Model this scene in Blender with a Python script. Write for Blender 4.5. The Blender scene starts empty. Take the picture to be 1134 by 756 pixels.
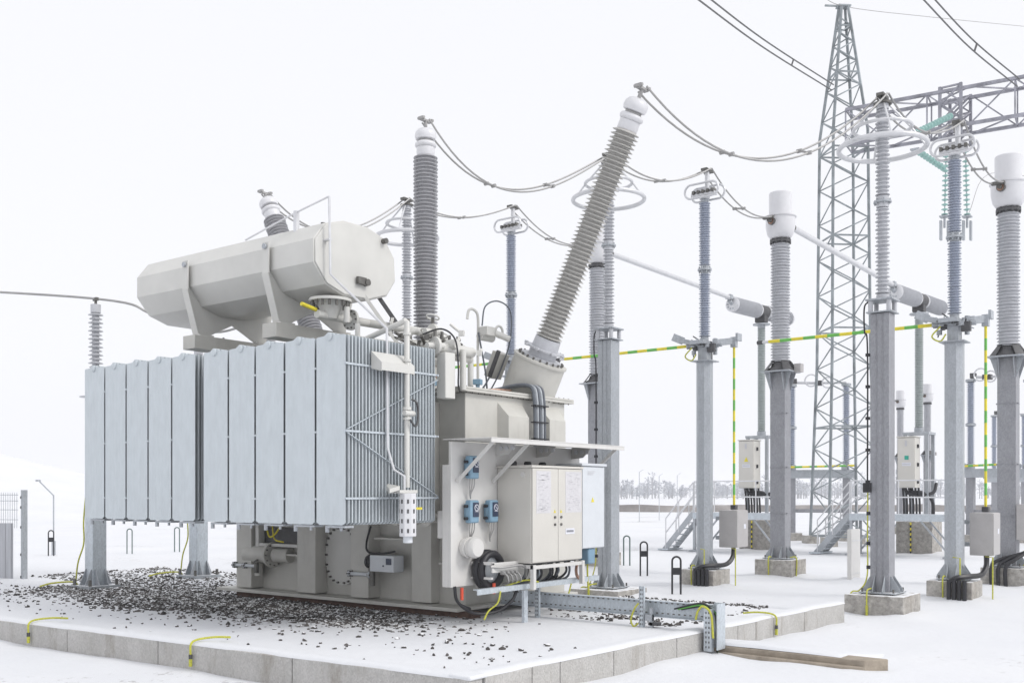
import bpy, math, random
from mathutils import Vector, Matrix, noise
random.seed(7)
V = Vector
R = math.radians
PI = math.pi
scene = bpy.context.scene
COL = scene.collection

# ------------------------------------------------------------------ materials
MATS = {}


def material(name, col, rough=.5, metal=0., var=.12, vscale=6., bump=.0, bscale=40., spec=.5, stretch=(1, 1, 1), col2=None,
             snow=0., spots=0., stain=0.):
    """painted or weathered surface: base colour broken up by two noises, optional second colour, optional settled snow"""
    m = bpy.data.materials.new(name)
    m.use_nodes = True
    nt = m.node_tree
    N, K = nt.nodes, nt.links
    b = N['Principled BSDF']
    b.inputs['Roughness'].default_value = rough
    b.inputs['Metallic'].default_value = metal
    b.inputs['Specular IOR Level'].default_value = spec
    tc = N.new('ShaderNodeTexCoord')
    mp = N.new('ShaderNodeMapping')
    mp.inputs['Scale'].default_value = stretch
    K.new(tc.outputs['Object'], mp.inputs['Vector'])
    n1 = N.new('ShaderNodeTexNoise')
    n1.inputs['Scale'].default_value = vscale
    n1.inputs['Detail'].default_value = 6
    n1.inputs['Roughness'].default_value = .65
    K.new(mp.outputs[0], n1.inputs['Vector'])
    mx = N.new('ShaderNodeMix')
    mx.data_type = 'RGBA'
    c = V(col)
    d = V(col2) if col2 else c * (1 - var * 1.6)
    mx.inputs['A'].default_value = (*d, 1)
    mx.inputs['B'].default_value = (*(c * (1 + var * .6)), 1)
    rp = N.new('ShaderNodeMapRange')
    rp.inputs['From Min'].default_value = .3
    rp.inputs['From Max'].default_value = .7
    K.new(n1.outputs['Fac'], rp.inputs['Value'])
    K.new(rp.outputs[0], mx.inputs['Factor'])
    out = mx.outputs['Result']
    if spots:
        vo = N.new('ShaderNodeTexVoronoi')
        vo.inputs['Scale'].default_value = spots
        K.new(mp.outputs[0], vo.inputs['Vector'])
        hs = N.new('ShaderNodeHueSaturation')
        mr = N.new('ShaderNodeMapRange')
        mr.inputs['To Min'].default_value = .9
        mr.inputs['To Max'].default_value = 1.1
        sx = N.new('ShaderNodeSeparateColor')
        K.new(vo.outputs['Color'], sx.inputs[0])
        K.new(sx.outputs[0], mr.inputs['Value'])
        K.new(mr.outputs[0], hs.inputs['Value'])
        K.new(out, hs.inputs['Color'])
        out = hs.outputs[0]
    if stain:
        ns = N.new('ShaderNodeTexNoise')
        ns.inputs['Scale'].default_value = 2.4
        ns.inputs['Detail'].default_value = 6
        ns.inputs['Roughness'].default_value = .7
        mp2 = N.new('ShaderNodeMapping')
        mp2.inputs['Scale'].default_value = (1.3, 1.3, .35)
        K.new(tc.outputs['Object'], mp2.inputs['Vector'])
        K.new(mp2.outputs[0], ns.inputs['Vector'])
        sm = N.new('ShaderNodeMapRange')
        sm.inputs['From Min'].default_value = .54
        sm.inputs['From Max'].default_value = .70
        sm.inputs['To Max'].default_value = stain
        K.new(ns.outputs['Fac'], sm.inputs['Value'])
        st = N.new('ShaderNodeMix')
        st.data_type = 'RGBA'
        st.inputs['B'].default_value = (.24, .205, .165, 1)
        K.new(sm.outputs[0], st.inputs['Factor'])
        K.new(out, st.inputs['A'])
        out = st.outputs['Result']
    rr = N.new('ShaderNodeMapRange')
    rr.inputs['To Min'].default_value = max(.05, rough - .12)
    rr.inputs['To Max'].default_value = min(1, rough + .15)
    K.new(n1.outputs['Fac'], rr.inputs['Value'])
    K.new(rr.outputs[0], b.inputs['Roughness'])
    if snow:
        ge = N.new('ShaderNodeNewGeometry')
        sp = N.new('ShaderNodeSeparateXYZ')
        K.new(ge.outputs['Normal'], sp.inputs[0])
        n3 = N.new('ShaderNodeTexNoise')
        n3.inputs['Scale'].default_value = 7
        n3.inputs['Detail'].default_value = 5
        K.new(tc.outputs['Object'], n3.inputs['Vector'])
        ad = N.new('ShaderNodeMath')
        ad.operation = 'MULTIPLY_ADD'
        ad.inputs[1].default_value = .9
        K.new(n3.outputs['Fac'], ad.inputs[0])
        K.new(sp.outputs['Z'], ad.inputs[2])
        m3 = N.new('ShaderNodeMapRange')
        m3.inputs['From Min'].default_value = 1.62 - snow
        m3.inputs['From Max'].default_value = 1.70 - snow
        K.new(ad.outputs[0], m3.inputs['Value'])
        ms = N.new('ShaderNodeMix')
        ms.data_type = 'RGBA'
        ms.inputs['B'].default_value = (.86, .87, .89, 1)
        K.new(m3.outputs[0], ms.inputs['Factor'])
        K.new(out, ms.inputs['A'])
        out = ms.outputs['Result']
    K.new(out, b.inputs['Base Color'])
    if bump:
        n2 = N.new('ShaderNodeTexNoise')
        n2.inputs['Scale'].default_value = bscale
        n2.inputs['Detail'].default_value = 4
        K.new(mp.outputs[0], n2.inputs['Vector'])
        bp = N.new('ShaderNodeBump')
        bp.inputs['Strength'].default_value = bump
        bp.inputs['Distance'].default_value = .02
        K.new(n2.outputs['Fac'], bp.inputs['Height'])
        K.new(bp.outputs[0], b.inputs['Normal'])
    MATS[name] = m
    return m


material('tank_paint', (.60, .59, .55), .42, stain=.14, var=.07, vscale=2.2, bump=.05, bscale=6)
material('conservator_paint', (.65, .645, .615), .40, var=.05, vscale=1.8, bump=.04, bscale=4)
material('cabinet_paint', (.64, .62, .575), .38, var=.03, vscale=3)
material('panel_white', (.69, .68, .66), .42, var=.04, vscale=3)
material('box_white', (.67, .70, .735), .38, var=.03)
material('galvanised', (.43, .455, .485), .46, .35, var=.07, vscale=4, stretch=(1, 1, .5), spots=60, bump=.02, bscale=12)
material('galvanised_dull', (.33, .335, .36), .55, .25, var=.10, vscale=3.5, stretch=(1, 1, .5), spots=55, bump=.03, bscale=14)
material('galvanised_bright', (.56, .61, .655), .42, .3, var=.06, vscale=4, stretch=(1, 1, .5), spots=60)
material('lattice_steel', (.32, .355, .375), .5, .3, var=.35, vscale=1.4)
material('beam_steel', (.37, .37, .42), .5, .3, var=.3, vscale=2)
material('wire_dark', (.12, .12, .125), .5, .3, var=.1)
material('aluminium', (.69, .695, .715), .35, .35, var=.06)
material('wire_metal', (.40, .395, .39), .5, .5, var=.1)
material('insulator_grey', (.47, .47, .49), .3, var=.08, vscale=9)
material('insulator_brown', (.50, .49, .465), .3, var=.08, vscale=9)
material('insulator_pale', (.54, .55, .58), .33, var=.08, vscale=7)
material('insulator_blue', (.42, .46, .55), .33, var=.08, vscale=8)
material('insulator_silver', (.42, .435, .46), .36, var=.08, vscale=8)
material('insulator_green_grey', (.36, .40, .395), .36, var=.08, vscale=8)
material('white_cap', (.71, .71, .73), .35, var=.03)
material('dark_metal', (.10, .10, .105), .5, .3, var=.3)
material('bolt_steel', (.17, .165, .155), .45, .5, var=.3)
material('black_plastic', (.022, .022, .027), .42, var=.2)
material('rust_rail', (.14, .085, .065), .8, var=.4, vscale=8, bump=.2)
material('concrete', (.40, .385, .36), .88, var=.26, vscale=4.5, bump=.35, bscale=38, col2=(.27, .26, .24), spots=30)
material('concrete_wall', (.50, .49, .475), .88, var=.1, vscale=3, bump=.6, bscale=60, col2=(.43, .42, .40), stretch=(1, 1, .7), spots=70, stain=.6)
material('concrete_tan', (.40, .345, .28), .9, var=.2, vscale=5, bump=.3, bscale=40, col2=(.27, .23, .185))
material('footing_concrete', (.47, .45, .42), .88, var=.26, vscale=9, bump=.5, bscale=40, col2=(.25, .235, .215), snow=.3, spots=45, stain=.5)
material('plate_snowed', (.42, .45, .48), .5, .3, var=.2, snow=.38)
material('yellow', (.82, .70, .05), .5, var=.1)
material('green', (.16, .52, .10), .5, var=.1)
material('yellow_green', (.58, .58, .07), .5, var=.25, vscale=50)
material('red', (.75, .10, .05), .5, var=.05)
material('blue_gauge', (.22, .36, .48), .42, var=.12)
material('navy', (.03, .045, .09), .3, var=.1)
material('glass_teal', (.36, .58, .54), .18, var=.1)
material('sheet', (.66, .65, .67), .5, var=.05, vscale=20)
material('paper', (.76, .77, .83), .6, var=.07, vscale=20)
material('print', (.18, .19, .22), .7, var=.1)
material('print_faint', (.58, .575, .60), .7, var=.1)
material('teal_label', (.02, .38, .28), .5, var=.05)
material('bark', (.40, .40, .42), .9, var=.2)
material('twig', (.54, .56, .60), .95, var=.2)
material('berm_earth', (.30, .28, .27), .95, var=.35, vscale=.25, bump=.2, bscale=3)
material('fence_green_grey', (.52, .54, .57), .5, .2, var=.1)
material('panel_grey', (.50, .51, .54), .55, .2, var=.12, vscale=2, stretch=(6, 6, .3))
material('conduit_grey', (.13, .145, .17), .45, var=.15)
material('copper', (.45, .27, .2), .4, .5)


def snow_material(name, dirt=0., stony=False):
    m = bpy.data.materials.new(name)
    m.use_nodes = True
    N, K = m.node_tree.nodes, m.node_tree.links
    b = N['Principled BSDF']
    b.inputs['Roughness'].default_value = .82
    b.inputs['Specular IOR Level'].default_value = .2
    tc = N.new('ShaderNodeTexCoord')
    n1 = N.new('ShaderNodeTexNoise')
    n1.inputs['Scale'].default_value = .35
    n1.inputs['Detail'].default_value = 7
    K.new(tc.outputs['Object'], n1.inputs['Vector'])
    mx = N.new('ShaderNodeMix')
    mx.data_type = 'RGBA'
    mx.inputs['A'].default_value = (.69, .705, .74, 1)
    mx.inputs['B'].default_value = (.80, .805, .82, 1)
    K.new(n1.outputs['Fac'], mx.inputs['Factor'])
    out = mx.outputs['Result']
    if dirt:
        # grit and dead grass pricking through thin snow, in patches
        v = N.new('ShaderNodeTexNoise')
        v.inputs['Scale'].default_value = 5.5
        v.inputs['Detail'].default_value = 8
        v.inputs['Roughness'].default_value = .75
        K.new(tc.outputs['Object'], v.inputs['Vector'])
        p = N.new('ShaderNodeTexNoise')
        p.inputs['Scale'].default_value = .16
        p.inputs['Detail'].default_value = 3
        K.new(tc.outputs['Object'], p.inputs['Vector'])
        ml = N.new('ShaderNodeMath')
        ml.operation = 'MULTIPLY'
        K.new(v.outputs['Fac'], ml.inputs[0])
        K.new(p.outputs['Fac'], ml.inputs[1])
        mr = N.new('ShaderNodeMapRange')
        mr.inputs['From Min'].default_value = .345
        mr.inputs['From Max'].default_value = .40
        mr.inputs['To Max'].default_value = dirt
        K.new(ml.outputs[0], mr.inputs['Value'])
        m2 = N.new('ShaderNodeMix')
        m2.data_type = 'RGBA'
        m2.inputs['B'].default_value = (.30, .28, .27, 1)
        K.new(mr.outputs[0], m2.inputs['Factor'])
        K.new(out, m2.inputs['A'])
        out = m2.outputs['Result']
    if stony:
        # fine stone chips where the snow has not settled
        at_ = N.new('ShaderNodeAttribute')
        at_.attribute_name = 'bare'
        v = N.new('ShaderNodeTexNoise')
        v.inputs['Scale'].default_value = 24
        v.inputs['Detail'].default_value = 5
        v.inputs['Roughness'].default_value = .7
        K.new(tc.outputs['Object'], v.inputs['Vector'])
        ma = N.new('ShaderNodeMath')
        ma.operation = 'MULTIPLY_ADD'
        ma.inputs[1].default_value = .38
        K.new(at_.outputs['Fac'], ma.inputs[0])
        K.new(v.outputs['Fac'], ma.inputs[2])
        mr = N.new('ShaderNodeMapRange')
        mr.inputs['From Min'].default_value = .70
        mr.inputs['From Max'].default_value = .76
        K.new(ma.outputs[0], mr.inputs['Value'])
        m2 = N.new('ShaderNodeMix')
        m2.data_type = 'RGBA'
        m2.inputs['B'].default_value = (.11, .10, .095, 1)
        K.new(mr.outputs[0], m2.inputs['Factor'])
        K.new(out, m2.inputs['A'])
        out = m2.outputs['Result']
    K.new(out, b.inputs['Base Color'])
    n2 = N.new('ShaderNodeTexNoise')
    n2.inputs['Scale'].default_value = 9
    n2.inputs['Detail'].default_value = 8
    K.new(tc.outputs['Object'], n2.inputs['Vector'])
    bp = N.new('ShaderNodeBump')
    bp.inputs['Strength'].default_value = .35
    bp.inputs['Distance'].default_value = .03
    K.new(n2.outputs['Fac'], bp.inputs['Height'])
    K.new(bp.outputs[0], b.inputs['Normal'])
    MATS[name] = m


snow_material('snow', .55)
snow_material('snow_over_stone', 0, True)
snow_material('snow_clean')
material('stone', (.115, .105, .10), .85, var=.6, vscale=5, snow=.36)


def radiator_material():
    m = material('radiator_zinc', (.59, .64, .67), .45, .2, var=.06, vscale=4.0, stretch=(2, 2, .8))
    N, K = m.node_tree.nodes, m.node_tree.links
    tc = N.new('ShaderNodeTexCoord')
    w = N.new('ShaderNodeTexWave')
    w.bands_direction = 'X'
    w.inputs['Scale'].default_value = 4.1
    w.inputs['Distortion'].default_value = .05
    K.new(tc.outputs['Object'], w.inputs['Vector'])
    bp = N.new('ShaderNodeBump')
    bp.inputs['Strength'].default_value = .22
    bp.inputs['Distance'].default_value = .02
    K.new(w.outputs['Fac'], bp.inputs['Height'])
    K.new(bp.outputs[0], N['Principled BSDF'].inputs['Normal'])


radiator_material()


# ------------------------------------------------------------------ mesh builder
def basis(d):
    d = V(d).normalized()
    u = d.cross(V((0, 0, 1)))
    if u.length < 1e-3:
        u = V((1, 0, 0))
    u.normalize()
    return d, u, d.cross(u)


class MB:
    def __init__(s):
        s.v, s.f, s.m = [], [], []

    def add(s, vs, fs, m=0):
        o = len(s.v)
        s.v += [tuple(x) for x in vs]
        s.f += [tuple(i + o for i in f) for f in fs]
        s.m += [m] * len(fs)
        return s

    def box(s, x0, x1, y0, y1, z0, z1, m=0, T=None):
        vs = [V((x, y, z)) for z in (z0, z1) for y in (y0, y1) for x in (x0, x1)]
        if T:
            vs = [T @ p for p in vs]
        return s.add(vs, [(0, 2, 3, 1), (4, 5, 7, 6), (0, 1, 5, 4), (2, 6, 7, 3), (0, 4, 6, 2), (1, 3, 7, 5)], m)

    def cbox(s, c, size, m=0, yaw=0, T=None):
        c = V(c)
        h = V(size) / 2
        M = Matrix.Translation(c) @ (Matrix.Rotation(yaw, 4, 'Z') if T is None else T)
        return s.box(-h.x, h.x, -h.y, h.y, -h.z, h.z, m, M)

    def bar(s, p, q, w, h=None, m=0, up=None):
        p, q = V(p), V(q)
        h = h or w
        d = (q - p).normalized()
        u = d.cross(V(up) if up else V((0, 0, 1)))
        if u.length < 1e-3:
            u = V((1, 0, 0))
        u.normalize()
        n = u.cross(d)
        a, b = u * w / 2, n * h / 2
        vs = [p - a - b, p + a - b, p + a + b, p - a + b, q - a - b, q + a - b, q + a + b, q - a + b]
        return s.add(vs, [(0, 1, 2, 3), (7, 6, 5, 4), (0, 4, 5, 1), (1, 5, 6, 2), (2, 6, 7, 3), (3, 7, 4, 0)], m)

    def angle(s, p, q, w, t, m=0, up=None, flip=1):
        """L-section member: two flanges"""
        p, q = V(p), V(q)
        d = (q - p).normalized()
        u = d.cross(V(up) if up else V((0, 0, 1)))
        if u.length < 1e-3:
            u = V((1, 0, 0))
        u.normalize()
        n = u.cross(d)
        s.bar(p + u * w / 2 * flip, q + u * w / 2 * flip, w, t, m, up)
        o = n * (w / 2 + t * .55)
        return s.bar(p + o, q + o, t, w, m, up)

    def lathe(s, p, d, prof, n=20, m=0, caps=True):
        p = V(p)
        d, u, w = basis(d)
        vs = []
        for t, r in prof:
            for k in range(n):
                a = 2 * PI * k / n
                vs.append(p + d * t + (u * math.cos(a) + w * math.sin(a)) * r)
        fs = []
        for i in range(len(prof) - 1):
            for k in range(n):
                k2 = (k + 1) % n
                fs.append((i * n + k, (i + 1) * n + k, (i + 1) * n + k2, i * n + k2))
        if caps:
            fs.append(tuple(range(n)))
            fs.append(tuple(reversed(range((len(prof) - 1) * n, len(prof) * n))))
        return s.add(vs, fs, m)

    def cyl(s, p, q, r, r2=None, n=16, m=0):
        p, q = V(p), V(q)
        return s.lathe(p, q - p, [(0, r), ((q - p).length, r if r2 is None else r2)], n, m)

    def tube(s, pts, r, n=8, m=0, closed=False):
        pts = [V(p) for p in pts]
        N = len(pts)
        vs, fs = [], []
        u = None
        for i in range(N):
            if closed:
                d = pts[(i + 1) % N] - pts[i - 1]
            else:
                d = pts[min(i + 1, N - 1)] - pts[max(i - 1, 0)]
            d.normalize()
            if u is None:
                _, u, w = basis(d)
            else:
                u = (u - d * u.dot(d)).normalized()
            w = d.cross(u)
            for k in range(n):
                a = 2 * PI * k / n
                vs.append(pts[i] + (u * math.cos(a) + w * math.sin(a)) * r)
        for i in range(N if closed else N - 1):
            j = (i + 1) % N
            for k in range(n):
                k2 = (k + 1) % n
                fs.append((i * n + k, i * n + k2, j * n + k2, j * n + k))
        if not closed:
            fs.append(tuple(reversed(range(n))))
            fs.append(tuple(range((N - 1) * n, N * n)))
        return s.add(vs, fs, m)

    def ring(s, c, nrm, Rr, r, n=40, k=8, m=0, ry=None, xdir=None):
        c = V(c)
        d, u, w = basis(nrm)
        if xdir:
            u = V(xdir).normalized()
            w = d.cross(u)
        ry = ry or Rr
        return s.tube([c + u * Rr * math.cos(2 * PI * i / n) + w * ry * math.sin(2 * PI * i / n) for i in range(n)], r, k, m, True)

    def prism(s, poly, ext, m=0):
        """polygon of 3D points extruded by a vector"""
        e = V(ext)
        P = [V(p) for p in poly]
        n = len(P)
        vs = P + [p + e for p in P]
        fs = [tuple(range(n)), tuple(reversed(range(n, 2 * n)))]
        fs += [(i, i + n, (i + 1) % n + n, (i + 1) % n) for i in range(n)]
        return s.add(vs, fs, m)

    def sheds(s, p, d, L, rc, rs, n, m=0, alt=1., k=20, taper=1.):
        prof = []
        pt = L / n
        for i in range(n):
            t = i * pt
            f = 1 + (taper - 1) * i / n
            b = (rs if i % 2 == 0 else rc + (rs - rc) * alt) * f
            c = rc * f
            prof += [(t, c), (t + .28 * pt, c), (t + .40 * pt, b), (t + .52 * pt, b), (t + .86 * pt, c + (b - c) * .18)]
        prof.append((L, rc * taper))
        return s.lathe(p, d, prof, k, m)

    def build(s, name, mats, parent=None, smooth=38, bevel=0, seg=2):
        me = bpy.data.meshes.new(name)
        me.from_pydata(s.v, [], s.f)
        mats = [mats] if isinstance(mats, str) else mats
        for x in mats:
            me.materials.append(MATS[x])
        me.polygons.foreach_set('material_index', s.m)
        me.update()
        import bmesh
        bm = bmesh.new()
        bm.from_mesh(me)
        bmesh.ops.recalc_face_normals(bm, faces=bm.faces)
        bm.to_mesh(me)
        bm.free()
        if smooth:
            me.polygons.foreach_set('use_smooth', [True] * len(me.polygons))
            me.set_sharp_from_angle(angle=R(smooth))
        o = bpy.data.objects.new(name, me)
        COL.objects.link(o)
        if parent:
            o.parent = parent
        if bevel:
            b = o.modifiers.new('Bevel', 'BEVEL')
            b.width = bevel
            b.segments = seg
            b.limit_method = 'ANGLE'
            b.angle_limit = R(50)
            b.harden_normals = False
        return o


def tag(o, label=None, cat=None, group=None, kind=None):
    if label:
        o['label'] = label
    if cat:
        o['category'] = cat
    if group:
        o['group'] = group
    if kind:
        o['kind'] = kind
    return o


def empty(name, loc, label, cat, group=None, rz=0):
    o = bpy.data.objects.new(name, None)
    COL.objects.link(o)
    o.location = loc
    o.rotation_euler = (0, 0, rz)
    o.empty_display_size = .2
    return tag(o, label, cat, group)


KIDS = {}


def copy_tree(o, loc=None, label=None, parent=None):
    c = o.copy()
    COL.objects.link(c)
    if parent:
        c.parent = parent
    for ch in [x for x in bpy.data.objects if x.parent == o]:
        copy_tree(ch, parent=c)
    if loc:
        c.location = loc
    if label:
        c['label'] = label
    return c


def curve(pts, n=8):
    """Catmull-Rom through the points"""
    P = [V(p) for p in pts]
    P = [P[0] * 2 - P[1]] + P + [P[-1] * 2 - P[-2]]
    out = []
    for i in range(1, len(P) - 2):
        a, b, c, d = P[i - 1:i + 3]
        for k in range(n):
            t = k / n
            out.append(.5 * ((2 * b) + (c - a) * t + (2 * a - 5 * b + 4 * c - d) * t * t + (3 * b - a - 3 * c + d) * t ** 3))
    out.append(P[-2])
    return out


def cable(mb, pts, r, m=0, n=7, k=8):
    return mb.tube(curve(pts, k), r, n, m)


# ------------------------------------------------------------------ setting
BANKS = [(3.46, 8.94, .48), (-1.78, 8.71, .55), (-7.01, 8.49, .55), (-1.1, 11.5, .40), (3.89, 11.81, .40), (-6.1, 11.19, .4), (-.88, 15.07, .46),
         (4.08, 15.48, .46), (-5.84, 14.66, .46), (.95, 14.9, .2), (-11.35, 1.93, .1), (-5.86, 25.36, .6), (-.85, 26.55, .6)]


def seg_dist(x, y, a, b):
    d = b - a
    t = max(0, min(1, ((x - a.x) * d.x + (y - a.y) * d.y) / (d.x * d.x + d.y * d.y)))
    return math.hypot(x - a.x - d.x * t, y - a.y - d.y * t)


def ground_h(x, y):
    z = .07 * noise.noise(V((x * .16, y * .16, 3))) + .03 * noise.noise(V((x * .55, y * .8, 1))) + .012 * noise.noise(V((x * 1.9, y * 1.9, 6)))
    for bx, by, hw in BANKS:
        d = max(abs(x - bx), abs(y - by)) - hw
        if d < 1:
            z += (.085 + .07 * noise.noise(V((x * 1.7, y * 1.7, 9)))) * math.exp(-max(0, d) / .28)
    for a, b in ((V((-15, -2.30, 0)), V((2.86, -1.14, 0))), (V((2.86, -1.14, 0)), V((3.36, 7.4, 0))), (V((3.05, 3.25, 0)), V((5.1, 3.2, 0)))):
        d = seg_dist(x, y, a, b)
        if d < 1.5:
            z += (.035 + .06 * noise.noise(V((x * 1.1, y * 1.1, 2)))) * math.exp(-d / .35)
    return z - .02


def axis_pts(lo, hi, flo, fhi, step):
    p = [flo]
    while p[-1] < fhi:
        p.append(p[-1] + step)
    s = step
    a = p[-1]
    while a < hi:
        s *= 1.35
        a += s
        p.append(min(a, hi))
    s = step
    a = flo
    while a > lo:
        s *= 1.35
        a -= s
        p.insert(0, max(a, lo))
    return p


def make_ground():
    xs = axis_pts(-1300, 1300, -13, 13, .17)
    ys = axis_pts(-300, 1500, -6, 20, .17)
    mb = MB()
    nx = len(xs)
    for y in ys:
        for x in xs:
            near = max(0, 1 - (abs(x) + abs(y - 10)) / 200)
            mb.v.append((x, y, ground_h(x, y) * near - .02))
    for j in range(len(ys) - 1):
        for i in range(nx - 1):
            a = j * nx + i
            mb.f.append((a, a + 1, a + nx + 1, a + nx))
            mb.m.append(0)
    o = mb.build('ground', 'snow', smooth=180)
    tag(o, kind='structure', label='flat yard under fresh snow')


make_ground()

# wall lines of the pit
WF0, WF1 = V((-15, -2.30, 0)), V((2.86, -1.14, 0))     # outer line of the front wall
WS1 = V((3.36, 7.4, 0))                               # far end of the side wall


def bare(x, y):
    """how much of the stone bed shows: most under the radiators, where less snow fell"""
    d = 0
    if -9.5 < x < 1.2:
        d = math.exp(-((y - 1.6) / (.80 if y < 1.6 else .8)) ** 2) * min(1, (1.2 - x) / 1.2 + .12) * min(1, (x + 9.8) / 2.2)
        if x > -6:
            d *= max(.08, 1 - max(0, x + 3.0) * .34)
    d *= .5 + .9 * max(0, noise.noise(V((x * 1.1, y * 1.1, 8))) + .5)
    return d


def make_pit():
    mb = MB()
    nx, ny = 180, 100
    for j in range(ny + 1):
        for i in range(nx + 1):
            u, w = i / nx, j / ny
            y = -2.2 + w * 9.55
            xr = 2.80 + (y + 1.1) * .058
            x = -14.9 + u * (xr + 14.9)
            yf = -2.28 + (x + 15) * .065 + .1
            if y < yf:
                y = yf
            z = .258 + .016 * noise.noise(V((x * .8, y * .8, 0))) + .008 * noise.noise(V((x * 3, y * 3, 5)))
            edge = min(1, max(0, (7.35 - y) / 1.1))
            mb.v.append((x, y, -.05 + (z + .05) * edge))
    for j in range(ny):
        for i in range(nx):
            a = j * (nx + 1) + i
            mb.f.append((a, a + 1, a + nx + 2, a + nx + 1))
            mb.m.append(0)
    o = mb.build('pit_ground', 'snow_over_stone', smooth=180)
    at_ = o.data.attributes.new('bare', 'FLOAT', 'POINT')
    at_.data.foreach_set('value', [min(1, max(0, bare(v[0], v[1]))) for v in mb.v])
    tag(o, 'snow covered gravel bed inside the concrete wall', kind='structure')

    def wall(A, B, thick, label, seams, ztop=.272, s_from=0.):
        t = empty('retaining_wall', A, label, 'retaining wall', 'low walls round the transformer pit')
        d = (B - A)
        L = d.length
        d.normalize()
        n = V((-d.y, d.x, 0))
        b = MB()
        cuts = [0] + seams + [L]
        for s0, s1 in zip(cuts[:-1], cuts[1:]):
            g = .006
            b.prism([d * (s0 + g), d * (s1 - g), d * (s1 - g) + n * thick, d * (s0 + g) + n * thick], (0, 0, ztop + .25))
            for k in range(len(b.v) - 8, len(b.v)):
                x, y, z = b.v[k]
                b.v[k] = (x, y, z - .25)
        b.build('wall_body', 'concrete_wall', t, bevel=.008)
        # uneven snow lying along the top
        sn = MB()
        m = int(L / .12)
        for i in range(m + 1):
            s = s_from + (L - s_from) * i / m
            p = d * s
            q = noise.noise(V((s * 1.3, A.x, 2)))
            off = -.006 + .05 * max(0, q + .15)
            h = .012 + .012 * (q + .5)
            for c, z in ((off, ztop - .004), (off + .01, ztop + h), (thick * .6, ztop + h + .012), (thick + .1, ztop + .004)):
                w = p + n * c
                sn.v.append((w.x, w.y, z))
        for i in range(m):
            for k in range(3):
                a = i * 4 + k
                sn.f.append((a, a + 1, a + 5, a + 4))
                sn.m.append(0)
        sn.build('snow_cap', 'snow_clean', t, smooth=180)
        return t

    wall(WF0, WF1, .22, 'long low concrete wall in front of the radiators, snow along its top', [2.2, 4.7, 7.4, 9.2, 11.6, 13.4, 15.6])
    ws = wall(WF1 + V((.0005, .226, 0)), WS1, .22, 'low concrete wall running back past the cable tray on the right of the pit',
              [.7, 1.15, 2.1, 3.4, 4.9, 5.4, 6.9], s_from=0)
    b = MB()
    b.cbox(WF1 + V((-.115, .125, .284)), (.27, .27, .042))
    o = b.build('snow_cap', 'snow_clean', ws, bevel=.018, seg=3)
    o.location = -ws.location


make_pit()


def make_stones():
    mb = MB()
    base = [V(p).normalized() for p in ((0, 0, 1), (.9, 0, .45), (.28, .85, .45), (-.72, .53, .45), (-.72, -.53, .45), (.28, -.85, .45),
                                        (.72, .53, -.45), (-.28, .85, -.45), (-.9, 0, -.45), (-.28, -.85, -.45), (.72, -.53, -.45), (0, 0, -1))]
    F = [(0, 1, 2), (0, 2, 3), (0, 3, 4), (0, 4, 5), (0, 5, 1), (1, 6, 2), (2, 7, 3), (3, 8, 4), (4, 9, 5), (5, 10, 1),
         (6, 7, 2), (7, 8, 3), (8, 9, 4), (9, 10, 5), (10, 6, 1), (11, 7, 6), (11, 8, 7), (11, 9, 8), (11, 10, 9), (11, 6, 10)]
    rnd = random.Random(3)

    def stone(x, y, r, z=.262):
        T = Matrix.Rotation(rnd.random() * 6.28, 3, 'Z') @ Matrix.Rotation(rnd.gauss(0, .5), 3, 'X')
        s = V((r * rnd.uniform(.8, 1.5), r * rnd.uniform(.8, 1.15), r * rnd.uniform(.65, 1.0)))
        vs = []
        for p in base:
            q = p * rnd.uniform(.88, 1.1)
            vs.append(T @ V((q.x * s.x, q.y * s.y, q.z * s.z)) + V((x, y, z + r * rnd.uniform(-.35, .25))))
        mb.add(vs, F)

    n = 0
    while n < 13500:
        x = rnd.uniform(-12, 2.7)
        y = rnd.uniform(-1.1, 6.5)
        d = bare(x, y)
        d += (.03 if x < -2 else .012) * max(0, 1 - abs(y - .4) / 1.1)
        if 0 < x < 2.6 and 3.3 < y < 6.4:
            d += .22 * max(0, noise.noise(V((x * 2, y * 2, 4))) + .35)
        if x < -5.5 and 2.3 < y < 5.5:
            d += .10
        if rnd.random() < d:
            stone(x, y, abs(rnd.gauss(.009, .011)) + .009)
            n += 1
    for _ in range(90):
        stone(rnd.uniform(-10, 2.6), rnd.uniform(-1.1, .6), rnd.uniform(.009, .02))
    tag(mb.build('gravel', 'stone', smooth=50), 'dark crushed stone showing through the snow under the radiators', 'gravel', kind='stuff')


make_stones()


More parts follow.
